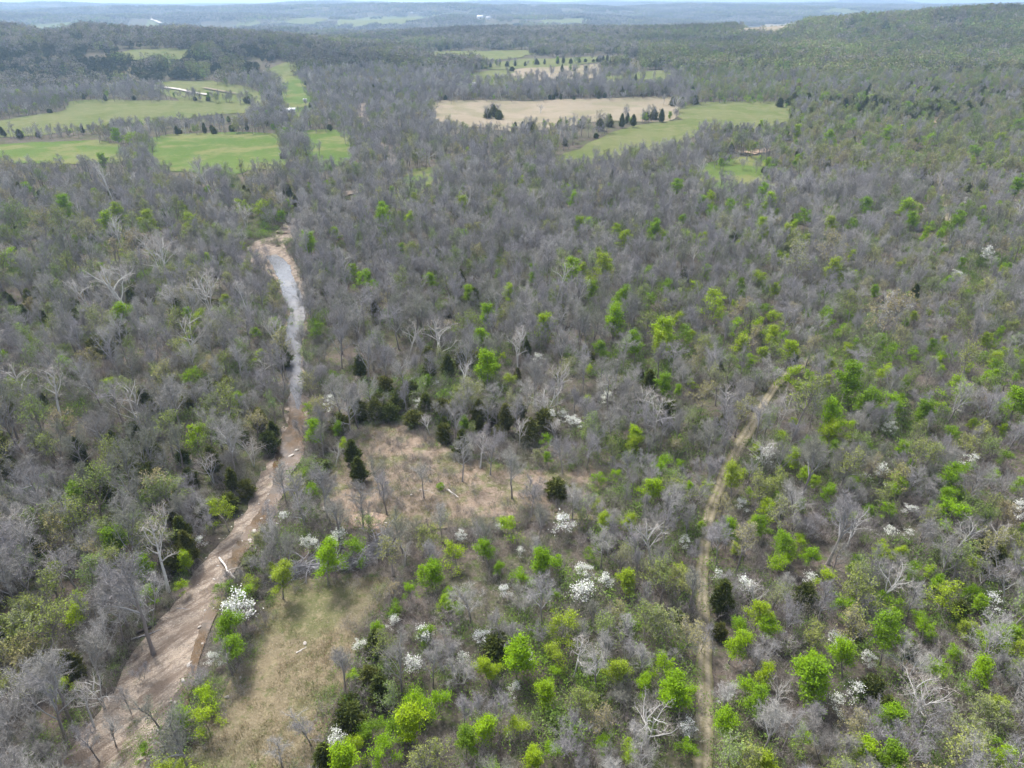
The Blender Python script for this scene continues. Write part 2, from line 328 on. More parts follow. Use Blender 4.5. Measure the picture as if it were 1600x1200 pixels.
PIX_POLYS = []      # open places in the photograph: no tree may stand in or rise in front of them
def inside(P, poly):
    x, y = P[:, 0], P[:, 1]; c = np.zeros(len(P), bool); n = len(poly); j = n - 1
    for i in range(n):
        xi, yi = poly[i]; xj, yj = poly[j]
        c ^= ((yi > y) != (yj > y)) & (x < (xj - xi) * (y - yi) / (yj - yi + 1e-12) + xi); j = i
    return c
def region(name, pix, mat, label, cat, lift=None, wob=.12, block=True, kind='structure', zoff=0.0, sm=5):
    pix = np.asarray(pix, float)
    if block: PIX_POLYS.append(pix)
    P = ground_at(pix); d = np.hypot(P[:, 0], P[:, 1]).mean()
    if name == 'field':
        ext = pix.copy(); cyy = (pix[:, 1].min() + pix[:, 1].max()) / 2; low = pix[:, 1] > cyy; ext[low, 1] += 6 * F / d; P = ground_at(ext)
    P = smooth(P, sm, True); sp = np.clip(d * .009, .8, 60)
    P = P + rng.normal(size=P.shape) * sp * wob * 2.0
    lo, hi = P.min(0), P.max(0); n = int((hi[0] - lo[0]) * (hi[1] - lo[1]) / sp ** 2) + 4; n = min(n, 9000)
    Q = rng.uniform(lo, hi, (n, 2)); Q = Q[inside(Q, P)]
    nb = len(P); vs = [Vector(v) for v in np.concatenate([P, Q])]
    r = delaunay_2d_cdt(vs, [(i, (i + 1) % nb) for i in range(nb)], [], 1, 1e-5)
    V2 = np.array([tuple(v) for v in r[0]]); lift_ = lift if lift is not None else 0.05 + d * .0005
    Z = H(V2[:, 0], V2[:, 1]) + lift_ + zoff
    b = MB(); fs = np.array([(f[0], f[1], f[2], f[2]) for f in r[2] if len(f) == 3])
    b.add(np.column_stack([V2, Z]), fs)
    o = obj(name, b.mesh(name, [mat], True)); tag(o, label, cat, kind=kind)
    return o
def strip(name, pix, width, mat, label, cat, lift=.07, n=7, sub=14, jitter=.12, block=True, kind='structure', wpts=None):
    P = smooth(ground_at(pix), sub); T = np.gradient(P, axis=0); T /= np.linalg.norm(T, axis=1, keepdims=True); Nn = np.stack([T[:, 1], -T[:, 0]], 1)
    W = np.full(len(P), width) if wpts is None else np.interp(np.linspace(0, 1, len(P)), np.linspace(0, 1, len(wpts)), wpts)
    cr = np.cumsum(np.random.default_rng(3).normal(size=(len(P), 2)) * jitter, 0); cr -= np.linspace(0, 1, len(P))[:, None] * cr[-1]; cr = np.tanh(cr) * .25
    u = np.linspace(0, 1, n); lo = -.5 - cr[:, 0]; hi = .5 + cr[:, 1]
    off = (lo[:, None] + (hi - lo)[:, None] * u) * W[:, None]
    XY = P[:, None] + off[..., None] * Nn[:, None]; Z = H(XY[..., 0], XY[..., 1]) + lift + np.hypot(XY[..., 0], XY[..., 1]) * .0008
    V = np.concatenate([XY, Z[..., None]], -1).reshape(-1, 3)
    i, j = np.meshgrid(np.arange(len(P) - 1), np.arange(n - 1), indexing='ij')
    Fq = np.stack([i * n + j, (i + 1) * n + j, (i + 1) * n + j + 1, i * n + j + 1], -1).reshape(-1, 4)
    b = MB(); b.add(V, Fq[:, ::-1]); me = b.mesh(name, [mat], True)
    a = me.attributes.new('across', 'FLOAT', 'POINT'); a.data.foreach_set('value', np.tile(u, len(P)).astype(np.float32))
    o = obj(name, me); tag(o, label, cat, kind=kind)
    if block:
        e1 = np.concatenate([XY[:, 0], H(XY[:, 0, 0], XY[:, 0, 1])[:, None]], 1); e2 = np.concatenate([XY[:, -1], H(XY[:, -1, 0], XY[:, -1, 1])[:, None]], 1)
        PIX_POLYS.append(np.concatenate([project(e1)[0], project(e2)[0][::-1]]))
    return o, P

# near ground cover
region('meadow', [(432, 915), (480, 905), (560, 903), (612, 905), (600, 945), (566, 985), (548, 1045), (525, 1105), (505, 1160), (480, 1235), (250, 1235), (300, 1165), (340, 1100), (375, 1040), (402, 975)],
       'dry_meadow', 'tan and green dry grass meadow between creek and young woods', 'meadow')
region('clearing', [(505, 770), (530, 715), (575, 668), (610, 650), (650, 665), (700, 700), (780, 728), (860, 735), (930, 728), (965, 745), (930, 770), (885, 790), (850, 812), (780, 822), (700, 822), (640, 832), (590, 835), (530, 822), (500, 800)],
       'rough_clearing', 'brown brushy clearing with scattered debris above the brush pile', 'clearing')
region('soil_patch', [(550, 808), (580, 800), (612, 808), (606, 822), (575, 826), (548, 818)], 'bare_soil', 'pale bare soil patch at the lower edge of the brown clearing', 'soil', lift=.14, block=False)
region('gravel_bar', [(60, 1240), (105, 1160), (165, 1085), (205, 1010), (262, 945), (300, 890), (345, 838), (385, 785), (402, 740), (430, 700), (442, 660), (450, 690), (436, 740), (412, 790), (388, 828), (366, 862), (350, 905), (325, 960), (300, 1030), (270, 1100), (235, 1160), (200, 1240)],
       'gravel', 'pinkish tan gravel bar along the creek at lower left', 'gravel bar', wob=.22)
region('gravel_bank', [(448, 662), (449, 640), (453, 600), (452, 560), (446, 520), (444, 480), (436, 445), (418, 420), (398, 395), (400, 378), (428, 366), (462, 352), (470, 362), (445, 380), (462, 405), (474, 440), (478, 490), (474, 530), (474, 580), (476, 630), (470, 680), (462, 700)],
       'gravel', 'pale gravel banks of the creek beside the middle woods', 'gravel bar', wob=.2)
region('gravel_bank', [(374, 402), (392, 380), (428, 364), (466, 350), (471, 359), (446, 377), (432, 390), (441, 408), (428, 424), (398, 420)], 'gravel', 'broad pale gravel bar where the upper creek bends left', 'gravel bar', wob=.2, zoff=-.03)
_, WATER = strip('creek', [(212, 1240), (245, 1165), (282, 1085), (308, 1010), (330, 945), (352, 895), (372, 860), (392, 822), (412, 790), (436, 745), (448, 712), (456, 680), (462, 645), (460, 610), (458, 588)],
      3.4, 'creek_water', 'shallow brown creek running along the gravel bar', 'creek', lift=.12, jitter=.25, wpts=[2.4, 1.8, 3.0, 2.2, 3.4, 2.6, 3.6, 3.0, 4.6, 5.2, 5.0, 5.5, 5.5, 3.5, .6])
strip('creek', [(465, 632), (463, 600), (459, 570), (461, 530), (465, 490), (461, 455), (450, 428), (438, 408), (422, 394)],
      7, 'pale_water', 'pale grey-blue shallow creek reach between the middle woods', 'creek', lift=.15, jitter=.2, wpts=[.5, 3.5, 4.5, 6, 7, 6.5, 6, 5, 4])
strip('gravel_channel', CREEK2_PX[1:], 9, 'gravel', 'pale gravel channel of the upper creek among distant trees', 'gravel bar', lift=.3, sub=6, wpts=[8, 7, 7, 9, 7, 7, 9, 10], block=False)
TRACK_PX = [(1096, 1260), (1099, 1150), (1100, 1050), (1100, 960), (1098, 885), (1106, 822), (1126, 762), (1152, 702), (1182, 650), (1205, 612), (1228, 588)]
_, TRACK = strip('dirt_track', TRACK_PX, 2.9, 'dirt_track', 'tan dirt track running up through the woods on the right', 'track', lift=.08)
strip('dirt_track', [(1228, 588), (1262, 564), (1296, 550), (1322, 534)], 2.6, 'dirt_track', 'faint upper end of the dirt track bending right under tree crowns', 'track', lift=.08, block=False)
strip('side_trail', [(1085, 818), (1020, 818), (950, 812), (880, 806), (800, 812), (700, 818), (640, 822), (600, 815)], 2.6, 'dry_meadow', 'faint grassy trail from the brown clearing to the track', 'trail', lift=.11, block=False)
strip('hill_track', [(1478, 385), (1480, 350), (1476, 318), (1468, 285), (1472, 262)], 3.0, 'dirt_track', 'short stretch of dirt track among trees at far right', 'track', lift=.2, block=False)
strip('wood_trail', [(556, 556), (560, 590), (562, 625), (575, 655)], 3.0, 'litter', 'brown trail between cedars above the clearing', 'trail', lift=.12)

# fields
FIELDS = [
 ('green_pasture', 'bright green field strip at the left edge', [(-30, 230), (80, 222), (150, 220), (188, 228), (198, 240), (140, 246), (60, 245), (-30, 243)]),
 ('green_pasture', 'bright green pasture below the long tree row at left', [(226, 224), (262, 211), (340, 208), (442, 212), (444, 248), (400, 252), (370, 260), (300, 258), (242, 250)]),
 ('green_pasture', 'small bright green field beside the creek trees', [(466, 208), (538, 205), (550, 232), (520, 250), (480, 250)]),
 ('olive_pasture', 'long olive green field curving in from the left edge', [(-40, 188), (90, 175), (115, 158), (200, 157), (320, 161), (396, 163), (385, 177), (330, 180), (250, 183), (180, 189), (90, 201), (-40, 208)]),
 ('olive_pasture', 'sloping green field with pale tracks below the cedar hill', [(240, 134), (300, 127), (350, 130), (400, 142), (425, 154), (418, 160), (340, 159), (285, 152)]),
 ('green_pasture', 'narrow green valley field with white sheds', [(438, 122), (470, 120), (476, 132), (490, 150), (486, 168), (470, 176), (440, 176), (440, 150)]),
 ('olive_pasture', 'small field on the shoulder of the left hill', [(188, 82), (250, 76), (300, 80), (282, 87), (210, 88)]),
 ('olive_pasture', 'small grassy knoll above the valley field', [(415, 107), (450, 97), (470, 106), (455, 113), (425, 116)]),
 ('straw_field', 'wide tan field in the middle distance', [(676, 160), (760, 157), (900, 155), (1040, 152), (1062, 160), (1052, 178), (960, 180), (880, 190), (815, 197), (740, 190), (690, 183), (676, 175)]),
 ('olive_pasture', 'pale green field right of the tan field', [(1052, 172), (1100, 160), (1240, 161), (1236, 180), (1200, 198), (1160, 195), (1110, 195), (1078, 184)]),
 ('olive_pasture', 'pale green sloping field above the grey middle woods', [(862, 242), (900, 222), (990, 197), (1060, 188), (1100, 192), (1096, 207), (1040, 222), (980, 235), (900, 250)]),
 ('green_pasture', 'thinly treed green field at the upper edge of the grey woods', [(1085, 262), (1150, 247), (1205, 246), (1200, 274), (1140, 282), (1090, 278)]),
 ('green_pasture', 'small green opening beside the upper creek', [(620, 280), (640, 266), (690, 262), (690, 272), (650, 288)]),
 ('straw_field', 'tan strip field behind the wide tan field', [(800, 110), (870, 104), (935, 101), (938, 112), (880, 118), (812, 120)]),
 ('olive_pasture', 'green field beside the white farmhouse', [(722, 124), (745, 114), (800, 110), (810, 121), (760, 128)]),
 ('olive_pasture', 'pale strip field behind the tan strip field', [(756, 96), (830, 92), (900, 90), (975, 87), (978, 91), (900, 97), (800, 103), (758, 102)]),
 ('olive_pasture', 'small green field left of the right hand hill', [(925, 119), (1000, 113), (1060, 112), (1040, 120), (960, 124)]),
 ('olive_pasture', 'long thin field below the far ridge in the middle', [(652, 81), (720, 80), (800, 79), (840, 81), (800, 87), (700, 88)]),
 ('olive_pasture', 'far green field left of centre', [(520, 38), (560, 30), (640, 27), (690, 27), (640, 33), (580, 38)]),
 ('olive_pasture', 'far pale field by the bending road', [(180, 44), (235, 31), (262, 40), (230, 47)]),
 ('olive_pasture', 'far light field right of the bending road', [(305, 43), (370, 37), (410, 38), (390, 43), (330, 46)]),
 ('olive_pasture', 'far light green field near the middle of the horizon', [(848, 36), (866, 31), (926, 31), (916, 37)]),
 ('straw_field', 'far tan strip left of the right ridge', [(1150, 46), (1195, 40), (1250, 38), (1240, 42), (1190, 47)]),
 ('olive_pasture', 'far pale field above the right ridge', [(1285, 18), (1300, 14), (1335, 14), (1338, 19)]),
 ('olive_pasture', 'far field band under the left skyline', [(20, 44), (70, 38), (130, 37), (110, 43), (60, 48)]),
 ('olive_pasture', 'far field between two wood strips', [(420, 34), (470, 29), (520, 29), (500, 34), (450, 38)]),
]
for m_, lab, pp in FIELDS: region('field', pp, m_, lab, 'field')
region('pond', [(640, 22), (655, 20), (669, 20), (664, 22)], 'pond_water', 'thin bright pond far off under the skyline', 'pond', lift=4.0)
region('soil_patch', [(1165, 238), (1190, 233), (1212, 231), (1208, 237), (1180, 242)], 'bare_soil', 'bare tan soil patch at the woods edge near the thin green field', 'soil', lift=.6)
region('soil_patch', [(1455, 172), (1462, 170), (1468, 188), (1474, 193), (1462, 193), (1454, 186)], 'bare_soil', 'bare soil slope between dark cedars on the right', 'soil', lift=.9)
strip('farm_road', [(233, 26), (236, 30), (243, 34), (252, 38)], 16, 'far_road', 'pale bending road on the far left hills', 'road', lift=3, sub=5)
strip('farm_road', [(240, 135), (270, 140), (300, 146), (325, 150)], 5, 'far_road', 'pale farm lane crossing the sloping green field', 'road', lift=1.0, sub=5)
strip('farm_road', [(318, 139), (340, 143), (368, 148)], 5, 'straw_field', 'pale bare strip in the sloping green field', 'road', lift=1.0, sub=5)
strip('farm_road', [(206, 108), (200, 116), (208, 122), (222, 130), (240, 135)], 6, 'straw_field', 'pale eroded lane winding down the cedar hill', 'road', lift=1.0, sub=5)

BUILDINGS = [  # pixel of the base, width in pixels, depth ratio, wall height ratio, roof, label
 (452, 176, 19, .4, .16, 'metal_roof', 'long low white barn in the narrow valley field'), (441, 190, 9, .8, .35, 'metal_roof', 'small white shed below the long valley barn'),
 (727, 134, 10, .8, .5, 'grey_roof', 'white farmhouse at the left end of the tan strip field'), (743, 135, 9, .8, .4, 'grey_roof', 'low white outbuilding just right of the farmhouse'),
 (348, 66, 9, .35, .18, 'metal_roof', 'bright white barn in the woods behind the left hill'), (750, 29, 9, .6, .45, 'metal_roof', 'far white house below the middle skyline'),
 (763, 30, 7, .6, .4, 'grey_roof', 'far white shed right of the skyline house'), (313, 12, 5, .6, .5, 'metal_roof', 'tiny white house on the left skyline'), (833, 12, 6, .6, .6, 'metal_roof', 'tiny white house on the skyline right of centre'),
 (477, 160, 4, .8, .5, 'metal_roof', 'tiny white shed at the right of the valley field'), (852, 30, 5, .8, .8, 'grey_roof', 'far pale house beside the light green field')]
for q_ in ([(559, 172), (574, 172), (574, 192), (562, 192)], [(536, 297), (560, 296), (558, 306), (538, 308)], [(588, 280), (606, 274), (606, 288), (590, 291)]): PIX_POLYS.append(np.array(q_, float))
PIX_POLYS.append(np.array([(436, 915), (440, 893), (480, 876), (545, 872), (575, 862), (590, 838), (606, 838), (604, 870), (580, 890), (540, 900), (480, 904)], float))
ARC = smooth(ground_at([(442, 903), (470, 890), (505, 886), (545, 884), (578, 874), (596, 858), (600, 842)]), 6)
for b_ in BUILDINGS:
    x_, y_, w_ = b_[:3]; PIX_POLYS.append(np.array([(x_ - w_ * .62, y_ + 1.5), (x_ + w_ * .62, y_ + 1.5), (x_ + w_ * .62, y_ - w_ * .55), (x_ - w_ * .62, y_ - w_ * .55)]))

# ------------------------------------------------------------------ tree prototypes
def unit(v): return v / (np.linalg.norm(v) + 1e-9)
def perp_mix(d, ang):
    q = unit(np.cross(d, rng.normal(size=3))); return unit(d * math.cos(ang) + q * math.sin(ang))
def wander(p, d, L, n, bend=.18, lift=.0):
    P = [np.array(p, float)]
    for i in range(n):
        d = unit(d + rng.normal(size=3) * bend + np.array([0, 0, lift])); P.append(P[-1] + d * L / n)
    return np.array(P)
def skeleton(h, clear=.34, nl=9, nb=6, ltw=.42, elev=(30, 68), r0=.017, stems=1, top=.8):
    """trunk, limbs and branches of a broadleaved tree h metres tall"""
    trunks, limbs, branches = [], [], []
    for s in range(stems):
        d0 = unit(np.array([rng.normal() * .06, rng.normal() * .06, 1]) + (0 if stems == 1 else 1) * np.array([math.cos(s * 2.3) * .28, math.sin(s * 2.3) * .28, 0]))
        T = wander((0, 0, -.3), d0, h * top, 7, .07, .03); rt = np.linspace(1, .28, 8) * h * r0 / math.sqrt(stems)
        rt[0] *= 1.35; trunks.append((T, rt)); k = nl if stems == 1 else nl // stems + 2; a0 = rng.uniform(0, 6.28)
        for i in range(k):
            t = clear + (1 - clear) * ((i + rng.uniform(0, .8)) / k); u = min(t / 1.0, .999) * 7; j = int(u); p = T[j] + (T[j + 1] - T[j]) * (u - j)
            e = R(rng.uniform(*elev)) + (t - clear) * .35; e = min(e, R(84)); a = a0 + i * 2.4 + rng.normal() * .3
            d = np.array([math.cos(a) * math.cos(e), math.sin(a) * math.cos(e), math.sin(e)]); Ln = h * ltw * (1.08 - .55 * (t - clear) / (1 - clear)) * rng.uniform(.75, 1.15)
            P = wander(p, d, Ln, 5, .17, .07); r = np.linspace(1, .22, 6) * h * r0 * .5 * rng.uniform(.7, 1.15); limbs.append((P, r))
            for b in range(nb):
                tb = .25 + .75 * (b + rng.uniform(0, .9)) / nb; ub = min(tb, .99) * 5; jb = int(ub); q = P[jb] + (P[jb + 1] - P[jb]) * (ub - jb)
                db = perp_mix(unit(P[jb + 1] - P[jb]), R(rng.uniform(25, 60))); Lb = Ln * rng.uniform(.28, .5) * (1.15 - .5 * tb)
                Bp = wander(q, db, Lb, 3, .22, .06); branches.append((Bp, np.linspace(1, .3, 4) * h * r0 * .13))
    return trunks, limbs, branches
def along(P, t):
    u = np.clip(t, 0, .999) * (len(P) - 1); j = u.astype(int); return P[j] + (P[j + 1] - P[j]) * (u - j)[:, None], P[j + 1] - P[j]
def twigs(b, branches, n1, l1, n2, l2, w1, w2, mat, lift=.25):
    ends = []
    for Bp, r in branches:
        t = rng.uniform(.1, 1, n1); q, d = along(Bp, t); d = d / np.linalg.norm(d, axis=1, keepdims=True)
        D = d * .7 + rng.normal(size=(n1, 3)) * .55 + np.array([0, 0, lift]); D /= np.linalg.norm(D, axis=1, keepdims=True)
        E = q + D * (rng.uniform(.6, 1.2, n1) * l1)[:, None]; b.slivers(q, E, w1, mat); ends.append(E)
        for k in range(n2):
            t2 = rng.uniform(.25, 1, n1)[:, None]; q2 = q + (E - q) * t2
            D2 = D * .6 + rng.normal(size=(n1, 3)) * .6 + np.array([0, 0, lift * .6]); D2 /= np.linalg.norm(D2, axis=1, keepdims=True)
            E2 = q2 + D2 * (rng.uniform(.5, 1.2, n1) * l2)[:, None]; b.slivers(q2, E2, w2, mat); ends.append(E2)
    return np.concatenate(ends)
PROTO = {}       # kind -> list of dict(trunk, crown, h, r, joined)
def finish(kind, tb, cb, tm, cm, h):
    tr = tb.mesh(kind + '_trunk', tm); crn = cb.mesh(kind + '_crown', cm)
    j = MB(); mats = list(tm) + [m_ for m_ in cm if m_ not in tm]
    j.add(np.concatenate(tb.V), np.concatenate(tb.Fc)); j.M[-1] = np.concatenate(tb.M)
    remap = np.array([mats.index(m_) for m_ in cm])
    j.add(np.concatenate(cb.V), np.concatenate(cb.Fc)); j.M[-1] = remap[np.concatenate(cb.M)]
    me = j.mesh(kind + '_whole', mats); V = np.concatenate(cb.V)
    PROTO.setdefault(kind, []).append(dict(trunk=tr, crown=crn, whole=me, h=V[:, 2].max(), r=np.percentile(np.hypot(V[:, 0], V[:, 1]), 92), hc=np.median(V[:, 2])))
def woody(trunks, limbs, branches, kt=6, kl=4, bm=0, lm=0):
    tb, cb = MB(), MB()
    for T, r in trunks: tb.tube(T, r, kt)
    for P, r in limbs: cb.tube(P, r, kl, lm)
    for P, r in branches: cb.tube(P, r, 3, bm)
    return tb, cb

for v in range(6):                                   # bare grey trees
    h = [13, 14, 12, 11, 13, 9][v]
    s = skeleton(h, [.36, .45, .3, .28, .42, .25][v], 10, 6, [.40, .36, .46, .44, .34, .44][v], [(35, 68), (42, 72), (22, 60), (28, 65), (48, 76), (30, 66)][v], stems=[1, 1, 1, 2, 1, 2][v])
    tb, cb = woody(*s, lm=1); twigs(cb, s[2], 9, .95, 5, .75, .036, .027, 0); finish('bare_tree', tb, cb, ['bare_bark'], ['bare_twig', 'bare_limb'], h)
for v in range(4):                                   # pale barked sycamores with big white limbs
    h = [17, 15, 16, 12][v]
    s = skeleton(h, [.4, .3, .5, .3][v], 9, 6, [.42, .5, .36, .5][v], [(30, 62), (20, 55), (35, 65), (25, 60)][v], r0=.02, stems=[1, 2, 1, 3][v])
    tb, cb = woody(*s, lm=1, bm=1); twigs(cb, s[2], 5, 1.2, 3, .8, .04, .028, 0); finish('sycamore_tree', tb, cb, ['pale_bark'], ['pale_twig', 'pale_bark'], h)
for v in range(4):                                   # trees just coming into bud
    h = [12, 11, 13, 9][v]
    s = skeleton(h, [.35, .3, .42, .28][v], 10, 6, [.38, .44, .36, .42][v], (35, 70), stems=[1, 1, 1, 2][v])
    tb, cb = woody(*s, lm=1); E = twigs(cb, s[2], 6, .9, 3, .6, .03, .024, 0)
    cb.leaves(E[rng.random(len(E)) < [.75, .95, .7, 1.0][v]], .29, .3, 2); finish('budding_tree', tb, cb, ['bare_bark'], ['bare_twig', 'bare_bark', 'bud_leaf'], h)
def clump_leaves(cb, branches, n, rad, flatten, size, mat, frac=1.0, tips=True):
    for Bp, r in branches:
        if rng.random() > frac: continue
        t = rng.beta(3, 1.2, n) if tips else rng.random(n); q, d = along(Bp, t)
        o = rng.normal(size=(n, 3)) * rad * rng.uniform(.6, 1.3); o[:, 2] *= flatten; cb.leaves(q + o, size, .6, mat)
for v in range(6):                                   # fresh green trees
    h = [10, 9, 11, 8, 7, 9][v]
    s = skeleton(h, [.3, .28, .35, .22, .2, .25][v], [11, 9, 12, 9, 8, 14][v], 5, [.36, .42, .30, .42, .46, .26][v], (20, 62), r0=.014, stems=[1, 1, 1, 2, 1, 1][v])
    tb, cb = woody(*s, lm=1); twigs(cb, s[2], 3, .7, 1, .5, .03, .022, 0)
    clump_leaves(cb, s[2], [80, 60, 76, 64, 56, 74][v], .44, .5, .25, 2, [.97, .82, .92, .85, .8, .97][v]); finish('leafy_tree', tb, cb, ['bare_bark'], ['bare_twig', 'bare_bark', 'spring_leaf'], h)
def blob(b, r, h, z0, shape, mat, n=9, k=10):
    zz = np.linspace(0, 1, n); rad = shape(zz); th = np.arange(k) * 2 * np.pi / k
    V = np.array([[(rad[i] * r * rng.uniform(.75, 1.15)) * math.cos(a), (rad[i] * r * rng.uniform(.75, 1.15)) * math.sin(a), z0 + zz[i] * h] for i in range(n) for a in th])
    b.add(V, [(i * k + j, i * k + (j + 1) % k, (i + 1) * k + (j + 1) % k, (i + 1) * k + j) for i in range(n - 1) for j in range(k)], mat)
for v in range(4):                                   # dark red cedars
    h = [7, 6, 7.5, 4.5][v]; r = [2.0, 2.3, 1.9, 2.0][v]; z0 = [.7, .5, 1.1, .3][v]
    shp = [lambda z: (1 - z) ** .75 * np.minimum(1, .45 + 3 * z), lambda z: np.sqrt(np.clip(1 - (2 * z - .75) ** 2 / 1.56, 0, 1)) * (1 - .25 * z), lambda z: (1 - z) ** .6 * np.minimum(1, .4 + 2.5 * z), lambda z: np.sqrt(np.clip(1 - (1.9 * z - .8) ** 2 / 1.3, 0, 1))][v]
    tb, cb = MB(), MB(); T = wander((0, 0, -.3), np.array([0, 0, 1.]), h * .9, 5, .03); tb.tube(T, np.linspace(.16, .03, 6), 5)
    blob(cb, r * .62, (h - z0) * .9, z0 + .1, shp, 0)
    n = 1500; z = rng.beta(1.15, 1.5, n); a = rng.uniform(0, 6.28, n); lob = 1 + .30 * np.sin(a * 3 + z * 9 + v) + .2 * np.sin(a * 5 - z * 14)
    rad = shp(z) * r * lob * np.sqrt(rng.uniform(.3, 1.0, n)); C = np.stack([rad * np.cos(a), rad * np.sin(a), z0 + z * (h - z0) + rng.normal(size=n) * .12], 1)
    D = np.stack([np.cos(a), np.sin(a), rng.uniform(.2, 1.3, n)], 1); D /= np.linalg.norm(D, axis=1, keepdims=True)
    for q in range(2): cb.slivers(C - D * .1 + rng.normal(size=C.shape) * .06, C + (D + rng.normal(size=D.shape) * .35) * (rng.uniform(.3, .62, n))[:, None], .26, 0)
    finish('cedar_tree', tb, cb, ['bare_bark'], ['cedar_leaf'], h)
for v in range(4):                                   # white flowering dogwoods
    h = [5.5, 5, 6, 4.5][v]
    s = skeleton(h, .3, [8, 9, 8, 7][v], 5, [.5, .44, .42, .55][v], (5, 42), r0=.013, stems=[1, 1, 2, 1][v], top=.85)
    tb, cb = woody(*s, lm=1); E = twigs(cb, s[2], 4, .5, 2, .35, .022, .016, 0, .1)
    clump_leaves(cb, s[2], 30, .34, .2, .22, 2, [.7, .6, .8, .55][v]); clump_leaves(cb, s[2], 5, .35, .4, .2, 3, .5)
    finish('dogwood_tree', tb, cb, ['bare_bark'], ['bare_twig', 'bare_bark', 'petal', 'shrub_leaf'], h)
def stuff_proto(name, b, mats): return b.mesh(name, mats)
BRUSH, SHRUB, TUFT, PEBB = [], [], [], []
for v in range(4):                                   # leafless thicket
    b = MB(); n = 26; p0 = rng.normal(size=(n, 3)) * [1.0, 1.0, 0]; L_ = rng.uniform(1.4, 3.6, n) * [1, .8, 1.2, .6][v]
    D = rng.normal(size=(n, 3)) * [.35, .35, 0] + [0, 0, 1]; E = p0 + D * L_[:, None]; b.slivers(p0, E, .05, 0)
    for k in range(9):
        t = rng.uniform(.3, 1, n)[:, None]; q = p0 + (E - p0) * t; D2 = D * .6 + rng.normal(size=(n, 3)) * .5; E2 = q + D2 * rng.uniform(.5, 1.1, n)[:, None]; b.slivers(q, E2, .03, 0)
        q3 = q + (E2 - q) * rng.uniform(.3, 1, n)[:, None]; b.slivers(q3, q3 + rng.normal(size=(n, 3)) * .35 + [0, 0, .2], .025, 0)
    BRUSH.append(stuff_proto('brush', b, ['brush_twig']))
for v in range(4):                                   # low green undergrowth
    b = MB(); n = 10; p0 = rng.normal(size=(n, 3)) * [.7, .7, 0]; L_ = rng.uniform(.6, 2.0, n); D = rng.normal(size=(n, 3)) * [.35, .35, 0] + [0, 0, 1]; E = p0 + D * L_[:, None]
    b.slivers(p0, E, .05, 0)
    for i in range(n): b.leaves(E[i] + rng.normal(size=([22, 14, 30, 18][v], 3)) * [.4, .4, .28], .2, .4, 1)
    SHRUB.append(stuff_proto('undergrowth', b, ['brush_twig', 'shrub_leaf']))
for v in range(4):                                   # grass tussocks
    b = MB(); n = 46; p0 = rng.normal(size=(n, 3)) * [.42, .42, 0]; b.slivers(p0 - [0, 0, .05], p0 + rng.normal(size=(n, 3)) * [.16, .16, .05] + np.array([0, 0, 1]) * rng.uniform(.15, .5, n)[:, None], .06, 0)
    TUFT.append(stuff_proto('tussock', b, ['grass_blade']))
def rock_mesh(seed, flat_=.5):
    import bmesh
    r = np.random.default_rng(seed); bm = bmesh.new(); bmesh.ops.create_icosphere(bm, subdivisions=2, radius=.5)
    A = r.normal(size=(7, 3)); A /= np.linalg.norm(A, axis=1, keepdims=True); o = r.uniform(.28, .46, 7)
    for v in bm.verts:
        c = np.array(v.co)
        for k in range(7):
            e = c @ A[k] - o[k]
            if e > 0: c = c - A[k] * e
        v.co = (c[0] * r.uniform(.98, 1.02) * 1.2, c[1], c[2] * flat_)
    me = bpy.data.meshes.new('rock'); bm.to_mesh(me); bm.free(); me.materials.append(MATS['pale_rock']); return me
ROCKS = [rock_mesh(i, [.5, .6, .4, .7, .35][i]) for i in range(5)]

# far woods: patches of many small crowns, each with its own tint
PAL = {0: [(.22, .20, .175), (.20, .185, .175), (.235, .21, .165), (.18, .165, .15), (.20, .20, .11), (.12, .15, .05), (.06, .075, .03)],
       1: [(.185, .19, .075), (.21, .205, .09), (.16, .185, .065), (.225, .185, .11), (.195, .175, .14), (.14, .20, .045)],
       2: [(.13, .20, .04), (.17, .235, .045), (.19, .20, .08), (.20, .19, .13), (.06, .08, .03)],
       3: [(.04, .055, .02), (.05, .065, .024), (.065, .07, .028), (.04, .05, .024), (.13, .135, .055)]}
def wood_patch(size, n, tris, seed, cat):
    r = np.random.default_rng(seed); b = MB(); tint = []
    for i in range(n):
        x, y = r.uniform(-.55, .55, 2) * size; hh = r.uniform(9, 18) * (0.62 if cat == 3 else 1); rw = r.uniform(3.0, 6.0) * (0.7 if cat == 3 else 1)
        c = np.array(PAL[cat][int(r.integers(len(PAL[cat])) if r.random() < .5 else r.integers(min(3, len(PAL[cat]))))]) * r.uniform(.85, 1.4)
        u = r.normal(size=(tris, 3)); u /= np.linalg.norm(u, axis=1, keepdims=True); u *= r.uniform(.5, 1, (tris, 1)) ** .5
        C = u * [rw, rw, hh * .36] + [x, y, hh * .62]; s_ = 1.9 if tris < 40 else 1.0
        q = r.normal(size=(tris, 3, 3)) * s_ * .55; V = C[:, None] + q; i3 = np.arange(tris) * 3
        b.add(V.reshape(-1, 3), np.stack([i3, i3 + 1, i3 + 2, i3 + 2], 1)); tint.append(np.tile(c, (tris * 3, 1)))
        b.add([(x - .25, y, -2), (x + .25, y, -2), (x, y, hh * .7)], [(0, 1, 2, 2)]); tint.append(np.tile(c * .8, (3, 1)))
    return b.mesh('wood_patch', ['far_foliage'], tint=np.concatenate(tint))

